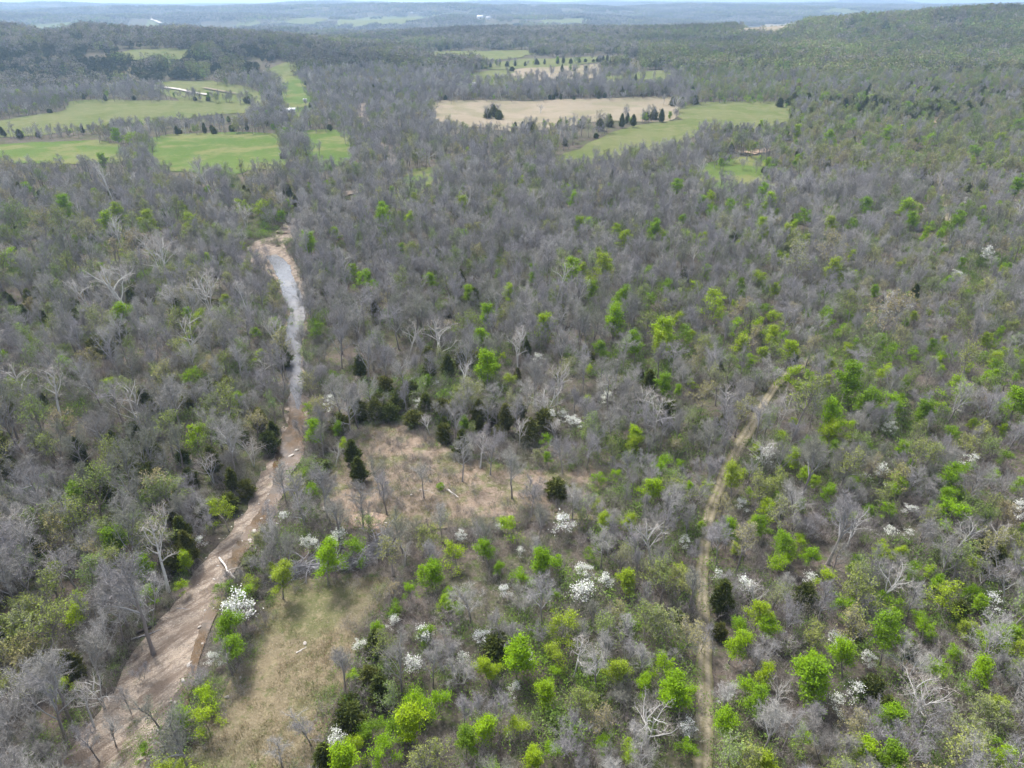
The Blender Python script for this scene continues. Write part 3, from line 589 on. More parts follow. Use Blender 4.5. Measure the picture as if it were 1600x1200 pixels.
# ------------------------------------------------------------------ instancing for what nobody could count
def scatter(name, meshes, pts, rots, scl, vid, label, cat):
    pc = bpy.data.collections.new(name + '_source')
    for i, me in enumerate(meshes):
        o = bpy.data.objects.new('%s_source_%02d' % (name, i), me); pc.objects.link(o)
    me = bpy.data.meshes.new(name); n = len(pts); me.vertices.add(n); me.vertices.foreach_set('co', np.asarray(pts, np.float32).ravel())
    for an, ty, key, val in (('rot', 'FLOAT_VECTOR', 'vector', rots), ('scl', 'FLOAT_VECTOR', 'vector', scl), ('vid', 'INT', 'value', vid)):
        a = me.attributes.new(an, ty, 'POINT'); a.data.foreach_set(key, np.asarray(val, np.int32 if ty == 'INT' else np.float32).ravel())
    me.update(); o = obj(name, me); tag(o, label, cat, kind='stuff')
    g = bpy.data.node_groups.new(name, 'GeometryNodeTree'); N, L = g.nodes, g.links
    g.interface.new_socket('Geometry', in_out='INPUT', socket_type='NodeSocketGeometry'); g.interface.new_socket('Geometry', in_out='OUTPUT', socket_type='NodeSocketGeometry')
    gi, go = N.new('NodeGroupInput'), N.new('NodeGroupOutput'); ip = N.new('GeometryNodeInstanceOnPoints'); ci = N.new('GeometryNodeCollectionInfo')
    ci.inputs['Collection'].default_value = pc; ci.inputs['Separate Children'].default_value = True; ci.inputs['Reset Children'].default_value = True
    def na(nm, ty): q = N.new('GeometryNodeInputNamedAttribute'); q.data_type = ty; q.inputs['Name'].default_value = nm; return q.outputs['Attribute']
    L.new(gi.outputs[0], ip.inputs['Points']); L.new(ci.outputs[0], ip.inputs['Instance']); ip.inputs['Pick Instance'].default_value = True
    L.new(na('vid', 'INT'), ip.inputs['Instance Index']); L.new(na('rot', 'FLOAT_VECTOR'), ip.inputs['Rotation']); L.new(na('scl', 'FLOAT_VECTOR'), ip.inputs['Scale'])
    L.new(ip.outputs[0], go.inputs[0]); md = o.modifiers.new('scatter', 'NODES'); md.node_group = g
    return o
def zrot(n, tilt=0.0): return np.column_stack([rng.normal(size=n) * tilt, rng.normal(size=n) * tilt, rng.uniform(0, 6.28, n)])


# ------------------------------------------------------------------ trees: notable ones first (pixel of the crown, crown width in pixels of the photograph)
LEAFY = """104,960,62 179,840,38 208,806,28 69,748,30 42,762,22 88,800,24 346,785,44 283,900,24 225,880,26 346,970,46 367,995,48 329,1075,46 317,1112,46 262,1187,70 375,925,36 433,894,36 504,867,40
521,874,36 558,852,44 799,816,40 764,859,34 713,862,40 846,877,30 874,874,34 865,926,22 816,896,36 876,969,56 979,902,26 961,737,22 940,750,30 929,791,24 983,814,22 921,868,24 659,892,34 679,890,30 640,915,28
698,926,24 696,945,26 713,954,26 610,954,34 659,986,38 807,1020,44 764,1042,36 482,667,36 964,1039,34 996,671,26 985,688,28 775,885,20 1031,727,40 1019,754,32 1150,742,32 1212,867,52 1229,842,34 1492,787,56 1487,740,34
1546,740,30 1592,754,34 1392,794,30 1287,771,30 1146,1000,44 1317,937,40 1392,950,52 1394,990,46 1471,931,54 1421,890,34 1448,894,28 1333,879,34 1296,896,36 1042,1042,42 1050,1078,44 1175,1092,44 1142,1125,40 1258,1025,44
1329,1021,48 1271,1054,50 1471,1046,44 1529,1046,44 1500,1025,38 1396,1121,36 1260,1154,36 1354,1175,38 1392,1187,40 1504,975,34 1558,987,44 1512,1079,26 1192,1192,34 1154,1175,30 1075,1162,36 657,1085,58 640,1125,44 650,1112,40
682,1087,44 620,1142,48 590,1170,54 749,1130,40 727,1155,32 807,1127,40 860,1165,38 835,1182,26 535,1187,42 555,1050,26 697,942,26 712,955,26 765,1045,34 852,1080,28 302,676,42 486,509,30 480,374,34 405,321,30 298,340,22
101,565,36 178,482,30 289,584,34 525,362,16 379,319,20 229,342,24 165,344,30 7,396,26 307,501,30 184,329,16 101,319,18 602,323,18 598,340,16 637,338,14 562,436,24 675,437,18 729,456,20 759,520,26 761,490,18 853,507,22
894,426,24 967,464,26 958,501,24 997,522,28 1035,520,28 943,539,26 975,539,28 759,571,32 802,591,30 917,576,18 1037,599,24 984,689,24 1020,355,18 973,370,16 919,346,18 892,308,18 722,321,14 945,413,24 1041,471,20 1018,464,20
791,454,16 924,452,14 1116,475,40 1077,366,22 1021,357,20 1204,317,16 1144,321,20 1097,317,20 1261,334,20 1412,319,22 1429,340,20 1356,319,22 1304,351,20 1330,349,18 1197,353,18 1232,362,22 1495,340,24 1300,422,26 1187,430,26
1289,494,26 1307,516,24 1212,490,26 1090,445,20 1037,520,30 1069,520,26 1146,509,24 1180,509,26 1204,520,26 1236,539,26 1161,539,20 1191,540,20 1081,601,22 1184,584,18 1232,587,36 1326,595,48 1349,614,44 1403,625,42 1499,606,44
1375,576,36 1307,647,38 1292,666,34 1497,672,38 1596,617,40 1446,640,26 1476,640,26 1390,550,30 1429,550,28 1544,531,14 1253,600,30 1590,290,24 905,352,14 1190,300,16 1060,290,16 1245,205,30 1330,190,36 1385,205,32 1300,215,30
1530,235,30 1450,215,34 1560,215,36 1590,190,34 1345,150,30 1420,165,26 45,295,20 160,250,24 200,215,24 180,210,18 450,205,22"""
DOGW = """375,938,62 527,842,34 485,842,34 442,800,26 310,838,28 329,1020,34 562,1000,30 721,832,22 812,860,22 944,905,38 908,922,44 786,920,30 617,969,30 640,1036,36 754,997,32 726,1027,26 826,1020,26 989,971,20 876,814,46 857,649,34
899,652,32 653,626,24 777,821,20 912,890,34 1200,712,46 1158,783,30 1121,894,28 1067,842,26 1269,900,34 1379,731,44 1421,790,26 1423,831,26 1521,719,34 1550,935,44 1306,998,34 1342,1075,40 1310,1092,40 1356,1029,28 1077,1133,34
1137,1087,28 1162,908,34 1592,792,36 660,987,34 570,1055,22 527,1147,36 807,1072,28 840,556,22 682,599,20 517,619,34 881,644,26 949,619,24 1395,668,26 1545,392,22"""
CEDAR = """550,705,30 647,656,44 587,641,36 610,645,34 531,662,30 870,765,32 587,1009,28 779,1007,50 749,645,36 827,675,34 501,727,24 722,694,34 1129,933,52 1258,933,34 1365,1077,34 577,1060,34 547,1125,44 545,1100,32 507,1182,32 595,1075,34
319,617,44 187,516,34 720,439,24 712,325,28 817,467,24 720,561,44 671,572,34 562,572,30 514,452,20 585,482,24 700,575,36 740,560,34 640,610,30 625,625,30 560,640,28 600,600,30 770,640,30 790,655,30 690,640,34 665,630,30 810,640,28
260,590,44 300,630,40 225,620,40 350,600,34 280,500,34 240,640,44 150,540,34 120,700,40 200,700,44 250,760,40 60,690,40 160,760,34 330,720,30 270,870,34 290,850,30 10,640,40 770,172,16 762,178,16 780,180,14 1052,160,14 1066,160,14
1010,182,16 1022,180,16 1034,182,18 990,188,16 972,190,14 952,192,14 938,196,12 1255,172,18 1270,176,18 1290,165,18 1310,172,20 1335,170,20 1360,175,20 1385,178,20 1410,172,20 1430,180,20 1480,172,20 1500,175,20 1240,180,16 1545,85,14 1590,80,14
555,150,10 800,108,8 520,330,18 440,550,26 1015,600,30 850,660,30 560,735,24 1200,760,20 1540,860,34 1555,880,30 1040,650,26"""
SYCA = """187,420,62 251,396,50 319,441,52 24,585,56 68,590,60 165,269,34 322,261,34 431,490,34 670,650,26 867,662,30 812,655,44 749,690,36 1504,825,50 1558,820,46 1337,812,60 1590,900,44 1192,925,44 1446,1075,80 1217,1079,52 629,850,38 388,690,42
142,1060,62 83,885,50 1045,625,44 230,190,12 240,380,40 520,700,30 325,720,44 130,440,40 1090,385,22 430,505,30 120,1080,50 1200,700,50 470,1110,46 555,600,26 380,330,26 845,165,10 900,1010,50 1235,1000,34 410,560,30"""
BUDS = """1259,612,54 1386,482,50 1506,1141,60 1520,560,40 1300,380,36 1250,400,36 880,575,40 1100,610,40 60,345,34 30,330,34 95,340,34 130,350,30 20,360,30 200,380,34 1200,200,30 1150,215,30 1280,240,34 1340,235,34 1400,250,34"""
BARE = """186,1070,30 214,1035,26 160,1118,44 132,1140,50 196,905,84 133,850,56 790,980,56 735,920,60 850,920,54 1320,790,56 1240,960,50 700,1000,44 720,1040,54 1100,990,40 320,780,40 560,770,44 500,740,44 590,730,44 575,800,30 720,700,40 835,760,34 765,700,40 470,780,50 520,790,40 350,1010,40 275,1150,60
478,1130,44 430,1160,40 530,1030,34 830,770,40 1130,830,44 1270,700,50 1500,610,50 600,760,26 660,740,30 800,720,34 880,700,40 920,690,40"""
KINDS = {'leafy_tree': (LEAFY, .75), 'dogwood_tree': (DOGW, 1), 'cedar_tree': (CEDAR, .8), 'sycamore_tree': (SYCA, .9), 'budding_tree': (BUDS, .9), 'bare_tree': (BARE, .9)}
CUSTOM = {(104, 960): 'large rounded yellow-green tree standing left of the wide gravel bar', (375, 938): 'broad white flowering tree on the creek bank above the meadow', (187, 420): 'tall spreading white-limbed tree in the left woods, largest of its kind there',
          (1116, 475): 'large full dark green tree alone among the grey middle woods', (759, 520): 'compact bright green tree among grey trees just right of the middle cedars', (1259, 612): 'big pale olive budding tree at the upper end of the dirt track',
          (550, 705): 'tall narrow dark cedar standing at the left end of the brown clearing', (944, 905): 'right one of two big white dogwoods in the woods left of the track', (908, 922): 'left one of two big white dogwoods in the woods left of the track',
          (196, 905): 'wide rounded bare grey tree beside the gravel bar at left', (1129, 933): 'dark rounded cedar hard against the right edge of the dirt track', (799, 816): 'upright bright green tree at the lower edge of the brown clearing',
          (1337, 812): 'wide pale crooked bare tree in the woods right of the dirt track'}
cpx = np.array(sorted(CREEK_PX + CREEK2_PX[1:], key=lambda p: p[1])); tpx = np.array(sorted(TRACK_PX + [(1472, 262)], key=lambda p: p[1]))
def zone(px, py):
    if py < 300: return 'far'
    if px < np.interp(py, cpx[:, 1], cpx[:, 0]): return 'left'
    if px > np.interp(py, tpx[:, 1], tpx[:, 0]): return 'right'
    return 'grey' if py < 555 else ('band' if py < 690 else 'young')
WHERE = {'far': 'in the distance', 'left': 'left of the creek', 'right': 'right of the dirt track', 'grey': 'in the middle grey woods', 'band': 'above the brown clearing', 'young': 'between creek and dirt track'}
LOOK = {'leafy_tree': ('fresh green leafy tree', 'tree', 'fresh green trees'), 'dogwood_tree': ('white flowering dogwood', 'tree', 'white flowering dogwoods'), 'cedar_tree': ('dark green cedar', 'tree', 'dark cedars'),
        'sycamore_tree': ('pale-limbed bare tree', 'tree', 'pale-limbed bare trees'), 'budding_tree': ('olive budding tree', 'tree', 'budding trees'), 'bare_tree': ('bare grey tree', 'tree', 'bare grey trees')}
used_labels = set()
ONES = 'zero one two three four five six seven eight nine ten eleven twelve thirteen fourteen fifteen sixteen seventeen eighteen nineteen'.split(); TENS = '. . twenty thirty forty fifty sixty seventy eighty ninety'.split()
def word(n): return ONES[n] if n < 20 else 'all' if n >= 100 else TENS[n // 10] + ('-' + ONES[n % 10] if n % 10 else '')
MARKS = []                                           # findable things and how to say that a tree stands by them
def place_label(desc, px, py, x=None, y=None):
    z = WHERE[zone(px, py)]
    if x is not None:
        for (mx_, my_, mr_, phrase) in MARKS:
            if (mx_ - x) ** 2 + (my_ - y) ** 2 < mr_ ** 2: z = phrase; break
    a, d = px / 16, py / 12
    for da, dd in ((0, 0), (1, 0), (0, 1), (-1, 0), (0, -1), (1, 1), (-1, -1), (1, -1), (-1, 1), (2, 0), (0, 2)):
        l = '%s %s, %s percent across, %s down' % (desc, z, word(int(np.clip(round(a + da), 0, 99))), word(int(np.clip(round(d + dd), 0, 99))))
        if l not in used_labels: break
    used_labels.add(l); return l
def plant(kind, v, x, y, z, s, rz, px, py, label=None, sz=None):
    p = PROTO[kind][v]; look, cat, grp = LOOK[kind]
    if label is None:
        hh = p['h'] * s; big = {'dogwood_tree': (3.6, 5.6), 'cedar_tree': (4, 7.5)}.get(kind, (6.5, 12)); desc = ('small ' if hh < big[0] else 'tall ' if hh > big[1] else '') + look
        label = place_label(desc, px, py, x, y)
    e = bpy.data.objects.new(kind, None); COL.objects.link(e); e.location = (x, y, z); e.rotation_euler = (0, 0, rz); e.scale = (s, s, s * (sz or 1)); e.empty_display_size = .5
    tag(e, label, cat, grp)
    for nm in ('trunk', 'crown'):
        o = bpy.data.objects.new(nm, p[nm]); COL.objects.link(o); o.parent = e
INDIV = {k: 0 for k in KINDS}
for p_ in TRACK[::3]: MARKS.append((p_[0], p_[1], 5.5, 'beside the dirt track'))
for p_ in smooth(ground_at([(612, 905), (600, 945), (566, 985), (548, 1045), (525, 1105), (505, 1160)]), 8): MARKS.append((p_[0], p_[1], 4.5, 'right of the meadow'))
for p_ in smooth(ground_at([(402, 975), (375, 1040), (340, 1100), (300, 1165)]), 8): MARKS.append((p_[0], p_[1], 5, 'between creek and meadow'))
for p_ in smooth(ground_at([(105, 1160), (165, 1085), (205, 1010), (262, 945), (300, 890), (345, 838), (385, 785)]), 6): MARKS.append((p_[0], p_[1], 6, 'left of the gravel bar'))
for p_ in smooth(ground_at([(575, 668), (610, 650), (650, 665), (700, 700), (780, 728), (860, 735)]), 6): MARKS.append((p_[0], p_[1], 7, 'above the brown clearing edge'))
LISTED = []; taken = []                                            # x, y, radius
for kind, (txt, _) in KINDS.items():
    for tok in txt.split():
        px, py, wpx = map(float, tok.split(',')); v = int(rng.integers(len(PROTO[kind]))); p = PROTO[kind][v]
        s = .8
        for it in range(4):                           # size from the crown width, place from the crown height
            g = ground_at([(px, py)], p['hc'] * s)[0]; z = float(H(g[:1], g[1:])[0]); dep = project(np.array([[g[0], g[1], z + p['hc'] * s]]))[1][0]
            s = float(np.clip(wpx * (1.04 if dep < 190 else 1.3) * (.84 if kind == 'dogwood_tree' else 1) * dep / F / (2 * p['r']), .3, 1.6 if kind != 'cedar_tree' else 1.0 if dep < 400 else 1.4))
        if INDIV[kind] < 300 : plant(kind, v, g[0], g[1], z - .1, s, rng.uniform(0, 6.28), px, py, CUSTOM.get((int(px), int(py))), rng.uniform(.9, 1.1)); INDIV[kind] += 1
        taken.append((g[0], g[1], max(1.2, p['r'] * s * .75)))
        if kind != 'bare_tree' and kind != 'cedar_tree': LISTED.append((px, py, wpx, dep))

# ------------------------------------------------------------------ the rest of the woods
MIX = {'left': dict(bare_tree=.53, sycamore_tree=.025, budding_tree=.19, cedar_tree=.19, leafy_tree=.07), 'grey': dict(bare_tree=.86, budding_tree=.06, leafy_tree=.035, cedar_tree=.03, sycamore_tree=.01),
       'band': dict(bare_tree=.55, cedar_tree=.20, budding_tree=.11, leafy_tree=.05, sycamore_tree=.05), 'young': dict(bare_tree=.52, leafy_tree=.24, budding_tree=.18, cedar_tree=.03, sycamore_tree=.02, dogwood_tree=.01),
       'right': dict(bare_tree=.42, leafy_tree=.30, budding_tree=.24, cedar_tree=.05, sycamore_tree=.015, dogwood_tree=.015), 'far': dict(bare_tree=.68, budding_tree=.18, leafy_tree=.05, cedar_tree=.07, sycamore_tree=.02),
       'hill': dict(bare_tree=.18, budding_tree=.46, leafy_tree=.32, cedar_tree=.06), 'cedars': dict(cedar_tree=.65, bare_tree=.2, budding_tree=.12, leafy_tree=.03)}
SCL = {'left': (.75, 1.15), 'grey': (.8, 1.2), 'band': (.65, 1.05), 'young': (.45, .85), 'right': (.55, 1.0), 'far': (.8, 1.2), 'hill': (.85, 1.3), 'cedars': (.8, 1.25)}
KS = {'bare_tree': 1, 'budding_tree': 1, 'leafy_tree': .8, 'cedar_tree': .85, 'sycamore_tree': .9, 'dogwood_tree': .9}
def blocked(X, Y, Z, hts):
    """True where a plant of these heights would stand in or rise in front of an open place"""
    bad = np.zeros(len(X), bool); far_ = np.hypot(X, Y) > 350; jit = rng.normal(size=(len(X), 2)) * np.where(far_[:, None], [5, 1.6], [1.5, 1.5])
    for f in (0, .35, .7, .95):
        q, _ = project(np.column_stack([X, Y, Z + hts * f])); q = q + jit
        for poly in PIX_POLYS:
            if f > .6 and poly[:, 1].max() > 330 and len(poly) != 2 * len(TRACK): continue
            if f > .3 and len(poly) == 22: continue
            lo, hi = poly.min(0), poly.max(0); c = (q[:, 0] > lo[0]) & (q[:, 0] < hi[0]) & (q[:, 1] > lo[1]) & (q[:, 1] < hi[1]) & ~bad
            if c.any(): i = np.where(c)[0]; bad[i[inside(q[i], poly)]] = True
    return bad
def sector(n, r0, r1, az): 
    r = np.sqrt(rng.uniform(r0 * r0, r1 * r1, n)); a = rng.uniform(-R(az), R(az), n); return r * np.sin(a), r * np.cos(a)

grid = {}
def gput(x, y, r, i): grid.setdefault((int(x // 6), int(y // 6)), []).append((x, y, r))
def gok(x, y, r):
    a, b = int(x // 6), int(y // 6)
    for i in (-1, 0, 1):
        for j in (-1, 0, 1):
            for (u, v_, q) in grid.get((a + i, b + j), ()):
                if (u - x) ** 2 + (v_ - y) ** 2 < (r + q) ** 2: return False
    return True
for x, y, r in taken: gput(x, y, r, 0)
REST = {k: [] for k in KINDS}; SCED = sines(51, 35, 130, 6)
fill = []
for (n, r0, r1, az, rad) in ((9000, 30, 150, 62, 1.55), (24000, 150, 430, 46, 2.1), (52000, 430, 960, 42, 2.45)):
    X, Y = sector(n, r0, r1, az); Z = H(X, Y); q, dep = project(np.column_stack([X, Y, Z]))
    ok = ~blocked(X, Y, Z, np.full(n, 9.5 if r0 < 400 else 12.5)); tall = np.where(dep > 190, 13.5, 10.0); qt, _ = project(np.column_stack([X, Y, Z + tall])); rc = np.where(dep > 190, 4.0, 3.0) * F / dep; cov = np.zeros(n, bool)
    for (lx, ly, lw, ld) in LISTED: cov |= (dep < ld) & (np.abs(qt[:, 0] - lx) < .38 * lw + .45 * rc) & (qt[:, 1] < ly + .25 * lw) & (q[:, 1] > ly - .2 * lw)
    ok &= ~(cov & (rng.random(n) < .95))
    for i in np.where(ok)[0]:
        px, py = q[i]; zn = zone(px, py)
        if zn == 'far':
            if px > 1080 + (py - 150) * .4 and py < 290: zn = 'hill'
            if px < 420 and 78 < py < 128: zn = 'cedars'
            if px > 1240 and 140 < py < 190: zn = 'cedars' if rng.random() < .5 else 'hill'
        gl = wave(SCED, X[i] + 500, Y[i])
        rr_ = rad * rng.uniform(.7, 1.35) * (.85 if zn in ('young', 'right') and r0 < 400 else 1)
        if not gok(X[i], Y[i], rr_): continue
        gput(X[i], Y[i], rr_, 0); mixd = MIX[zn]; t = rng.random() * sum(mixd.values())
        if zn in ('grey', 'right') and py < 620:
            mixd = dict(mixd); mixd['leafy_tree'] = (.28 if px > 1100 else .18 if px > 820 or py < 345 else .035) * (1.5 if gl > 0 else .6); mixd['budding_tree'] = .22 if zn == 'right' else .09
        cw = (2.6 if wave(SCED, X[i], Y[i]) > .75 else .3) if zn not in ('cedars', 'band') else 1
        t = rng.random() * sum(pr * (cw if k == 'cedar_tree' else 1) for k, pr in mixd.items())
        for k, pr in mixd.items():
            t -= pr * (cw if k == 'cedar_tree' else 1)
            if t <= 0: break
        s = rng.uniform(*SCL[zn]) * KS[k]; fill.append((dep[i], k, X[i], Y[i], Z[i], s, px, py))
BELTS = [([(800, 208), (880, 202), (960, 194), (1055, 186)], 8, 48, 'mix', .85), ([(764, 184), (782, 184)], 7, 9, 'mix', 1.0), ([(1048, 164), (1078, 165)], 7, 10, 'mix', 1.1), ([(-20, 216), (100, 213), (200, 204), (300, 196), (420, 193), (446, 204)], 12, 170, 'bare', .72),
         ([(560, 153), (700, 152), (900, 150), (1045, 147)], 22, 260, 'bare', 1.15), ([(452, 214), (462, 232), (470, 250)], 9, 34, 'bare', 1.1), ([(700, 138), (800, 133), (900, 128), (1000, 124)], 16, 120, 'bare', 1.1), ([(890, 113), (905, 112), (940, 108)], 10, 14, 'bare', .9),
         ([(200, 130), (260, 152), (330, 160), (420, 163)], 9, 60, 'bare', .9), ([(1110, 212), (1160, 212), (1230, 212)], 12, 40, 'mix', .9), ([(1000, 254), (1100, 240), (1200, 230)], 12, 50, 'bare', .9), ([(420, 165), (436, 190), (446, 205)], 12, 40, 'bare', 1.1),
         ([(0, 160), (60, 158), (105, 152)], 20, 80, 'green', 1.1), ([(755, 105), (850, 101), (960, 96)], 9, 50, 'mix', 1.0), ([(1240, 165), (1330, 172), (1430, 180), (1500, 178)], 24, 130, 'cedar', 1.3), ([(1110, 262), (1200, 262)], 18, 22, 'bare', .8)]
BM = {'mix': (('bare_tree', .5), ('cedar_tree', .3), ('leafy_tree', .2)), 'bare': (('bare_tree', .78), ('budding_tree', .1), ('leafy_tree', .06), ('cedar_tree', .06)), 'green': (('leafy_tree', .5), ('cedar_tree', .3), ('bare_tree', .2)), 'cedar': (('cedar_tree', .7), ('budding_tree', .2), ('leafy_tree', .1))}
for pl, wd, n, mk, sk in BELTS:
    P = smooth(ground_at(pl), 8); t = rng.random(n) * (len(P) - 1.01); i = t.astype(int); Q = P[i] + (P[i + 1] - P[i]) * (t - i)[:, None] + rng.normal(size=(n, 2)) * wd * .5
    Z = H(Q[:, 0], Q[:, 1]); q, dep = project(np.column_stack([Q, Z])); ks = [k for k, _ in BM[mk]]; pr = np.array([p_ for _, p_ in BM[mk]])
    for a in range(n):
        k = ks[int(rng.choice(len(ks), p=pr / pr.sum()))]; fill.append((dep[a], k, Q[a, 0], Q[a, 1], Z[a], rng.uniform(.75, 1.2) * sk * (1.2 if k == 'cedar_tree' else 1), q[a, 0], q[a, 1]))
fill.sort(key=lambda f: f[0])
for dep, k, x, y, z, s, px, py in fill:
    v = int(rng.integers(len(PROTO[k]))); p = PROTO[k][v]
    c, _ = project(np.array([[x, y, z + p['hc'] * s]])); cx, cy2 = c[0]
    if INDIV[k] < 300 and 4 < cx < 1596 and 4 < cy2 < 1196 and dep < 900:
        plant(k, v, x, y, z - .1, s, rng.uniform(0, 6.28), cx, cy2, sz=rng.uniform(.9, 1.15)); INDIV[k] += 1
    else: REST[k].append((x, y, z - .1, s, v))
REST_LABEL = {'bare_tree': 'mass of bare grey trees filling the woods', 'leafy_tree': 'further fresh green trees scattered through the woods', 'cedar_tree': 'further dark cedars among the woods', 'budding_tree': 'further olive and tan budding trees over the woods and hill',
              'sycamore_tree': 'further pale-limbed bare trees in the distant woods', 'dogwood_tree': 'further white flowering trees in the woods'}
REST_NAME = {'bare_tree': 'bare_woodland', 'leafy_tree': 'green_woodland', 'cedar_tree': 'cedar_woodland', 'budding_tree': 'budding_woodland', 'sycamore_tree': 'pale_woodland', 'dogwood_tree': 'flowering_woodland'}
for k, L_ in REST.items():
    if not L_: continue
    A = np.array(L_); n = len(A); sc_ = np.column_stack([A[:, 3], A[:, 3], A[:, 3] * rng.uniform(.9, 1.15, n)])
    scatter(REST_NAME[k], [p['whole'] for p in PROTO[k]], A[:, :3], zrot(n, .02), sc_, A[:, 4].astype(int), REST_LABEL[k], 'woodland')
print('individual trees', INDIV, 'rest', {k: len(v) for k, v in REST.items()})

# far woods out to the skyline, in patches that thin out at fields and roads
NV = 5; fp, fr, fs, fv, fm = [], [], [], [], []
for li, (size, ntree, tris, r0, r1) in enumerate(((20, 9, 105, 950, 2400), (56, 44, 34, 2400, 6500), (150, 170, 14, 6500, 13500))):
    base = len(fm)
    for cat in range(4):
        for v in range(NV): fm.append(wood_patch(size, ntree, tris, li * 100 + cat * 10 + v, cat))
    n = int(.5 * 2 * R(41) * (r1 ** 2 - r0 ** 2) / size ** 2 * 1.25)
    X, Y = sector(n, r0, r1, 41); Z = H(X, Y)
    ok = ~(blocked(X, Y, Z, np.full(n, 11.0)) | blocked(X + size * .35, Y, Z, np.full(n, 5.0)) | blocked(X - size * .35, Y, Z, np.full(n, 5.0)))
    cl = wave(sines(31, 250, 900, 6), X, Y) + (wave(sines(33, 900, 2400, 5), X, Y) if li else 0)
    if li: ok &= ~((cl > 1.15) & (wave(sines(32, 400, 1500, 5), X, Y) > .2))          # small far pastures
    X, Y, Z, cl = X[ok], Y[ok], Z[ok], cl[ok]; q, dep = project(np.column_stack([X, Y, Z])); n = len(X)
    t = rng.random(n) * .8 + .22 * cl
    cat = np.where(t < .62, 0, np.where(t < .95, 1, 2)); hill = (q[:, 0] > 1000) & (dep < 2200)
    cat = np.where(hill, np.where(rng.random(n) < .68, 1, np.where(rng.random(n) < .7, 0, 2)), cat)
    ced = (q[:, 0] < 430) & (q[:, 1] > 78) & (q[:, 1] < 130) & (rng.random(n) < .75); cat = np.where(ced, 3, np.where(rng.random(n) < .06, 3, cat))
    e = size * .4; gx = (H(X + e, Y) - H(X - e, Y)) / (2 * e); gy = (H(X, Y + e) - H(X, Y - e)) / (2 * e)
    fp.append(np.column_stack([X, Y, Z])); fr.append(np.column_stack([np.arctan(gy), -np.arctan(gx), np.zeros(n)])); fs.append(np.column_stack([np.where(rng.random(n) < .5, 1, -1.), np.where(rng.random(n) < .5, 1, -1.), rng.uniform(.85, 1.1, n)]))
    fv.append(base + cat * NV + rng.integers(0, NV, n))
scatter('far_forest', fm, np.concatenate(fp), np.concatenate(fr), np.concatenate(fs), np.concatenate(fv), 'grey and olive forest covering the far hills to the skyline', 'forest')

# undergrowth
def cover(name, meshes, n, r0, r1, keep, s0, s1, label, cat, az=52):
    X, Y = sector(n, r0, r1, az); Z = H(X, Y); k = keep(X, Y, Z); X, Y, Z = X[k], Y[k], Z[k]; n = len(X)
    s = rng.uniform(s0, s1, n) ** 1.2; scatter(name, meshes, np.column_stack([X, Y, Z - .05]), zrot(n, .08), np.column_stack([s, s, s * rng.uniform(.75, 1.25, n)]), rng.integers(0, len(meshes), n), label, cat)
SB1, SB2 = sines(41, 9, 35, 6), sines(42, 14, 60, 6)
OPEN_NEAR = [p for p in PIX_POLYS if p[:, 1].max() > 330]
def in_open(X, Y, Z, polys): 
    q, _ = project(np.column_stack([X, Y, Z])); b = np.zeros(len(X), bool)
    for p in polys: b |= inside(q, p)
    return b
def rows(X, Y, Z): return project(np.column_stack([X, Y, Z]))[0]
cover('brush', BRUSH, 16000, 36, 300, lambda X, Y, Z: ~blocked(X, Y, Z, np.full(len(X), 2.0)) & (wave(SB1, X, Y) > -.75 + rng.random(len(X)) * .5) & (rng.random(len(X)) < np.clip(170 / np.hypot(X, Y), .25, 1)), .5, 1.15, 'grey-brown leafless brush thicket covering the forest floor', 'brush')
cover('undergrowth', SHRUB, 30000, 36, 400, lambda X, Y, Z: ~blocked(X, Y, Z, np.full(len(X), 1.0)) & (wave(SB2, X, Y) + .4 * (X > -30) > -.15 + rng.random(len(X)) * 1.0), .5, 1.55, 'low green undergrowth leafing out between the trees', 'undergrowth')
MEADOWS = OPEN_NEAR[0:2]
cover('dry_grass', TUFT, 60000, 48, 190, lambda X, Y, Z: in_open(X, Y, Z, MEADOWS) & (wave(SB1, X, Y) > -1 + rng.random(len(X)) * 1.2), .6, 1.3, 'dry tan and green grass tussocks over meadow and clearing', 'grass')
cover('verge_grass', TUFT, 26000, 48, 230, lambda X, Y, Z: (np.abs(seg_dist(X, Y, TRACK) - 2.3) < .9) & (rng.random(len(X)) < .8), .5, 1.1, 'grass verges along both sides of the dirt track', 'grass')
cover('clearing_brush', BRUSH, 9000, 48, 200, lambda X, Y, Z: in_open(X, Y, Z, MEADOWS[1:]) & (wave(SB2, X, Y) > -.1), .2, .75, 'low grey stems scattered over the brown clearing', 'brush')
cover('bank_growth', SHRUB + BRUSH + TUFT, 60000, 40, 330, lambda X, Y, Z: (np.abs(seg_dist(X, Y, CREEK) - 7.5) < 2.6) & (seg_dist(X, Y, WATER) > 2.6) & (rng.random(len(X)) < .5), .35, 1.0, 'tangled green and grey growth along both creek banks', 'undergrowth')
EDGE = [ground_at(p) for p in MEADOWS]
cover('edge_growth', BRUSH + SHRUB, 50000, 40, 220, lambda X, Y, Z: (np.minimum(seg_dist(X, Y, np.vstack([EDGE[0], EDGE[0][:1]])), seg_dist(X, Y, np.vstack([EDGE[1], EDGE[1][:1]]))) < 2.6) & (seg_dist(X, Y, ARC) > 3.2) & (rng.random(len(X)) < .4), .3, .8, 'thin brush feathering the edges of meadow and clearing', 'brush')
GBAR = [p for p in OPEN_NEAR if len(p) == 22]
cover('gravel_growth', SHRUB + TUFT, 40000, 48, 330, lambda X, Y, Z: in_open(X, Y, Z, GBAR) & (seg_dist(X, Y, WATER) > 2.3) & (wave(SB2, X, Y) + .5 * wave(SB1, X, Y) > .75), .35, .9, 'low green and brown growth in streaks on the gravel bars', 'undergrowth')
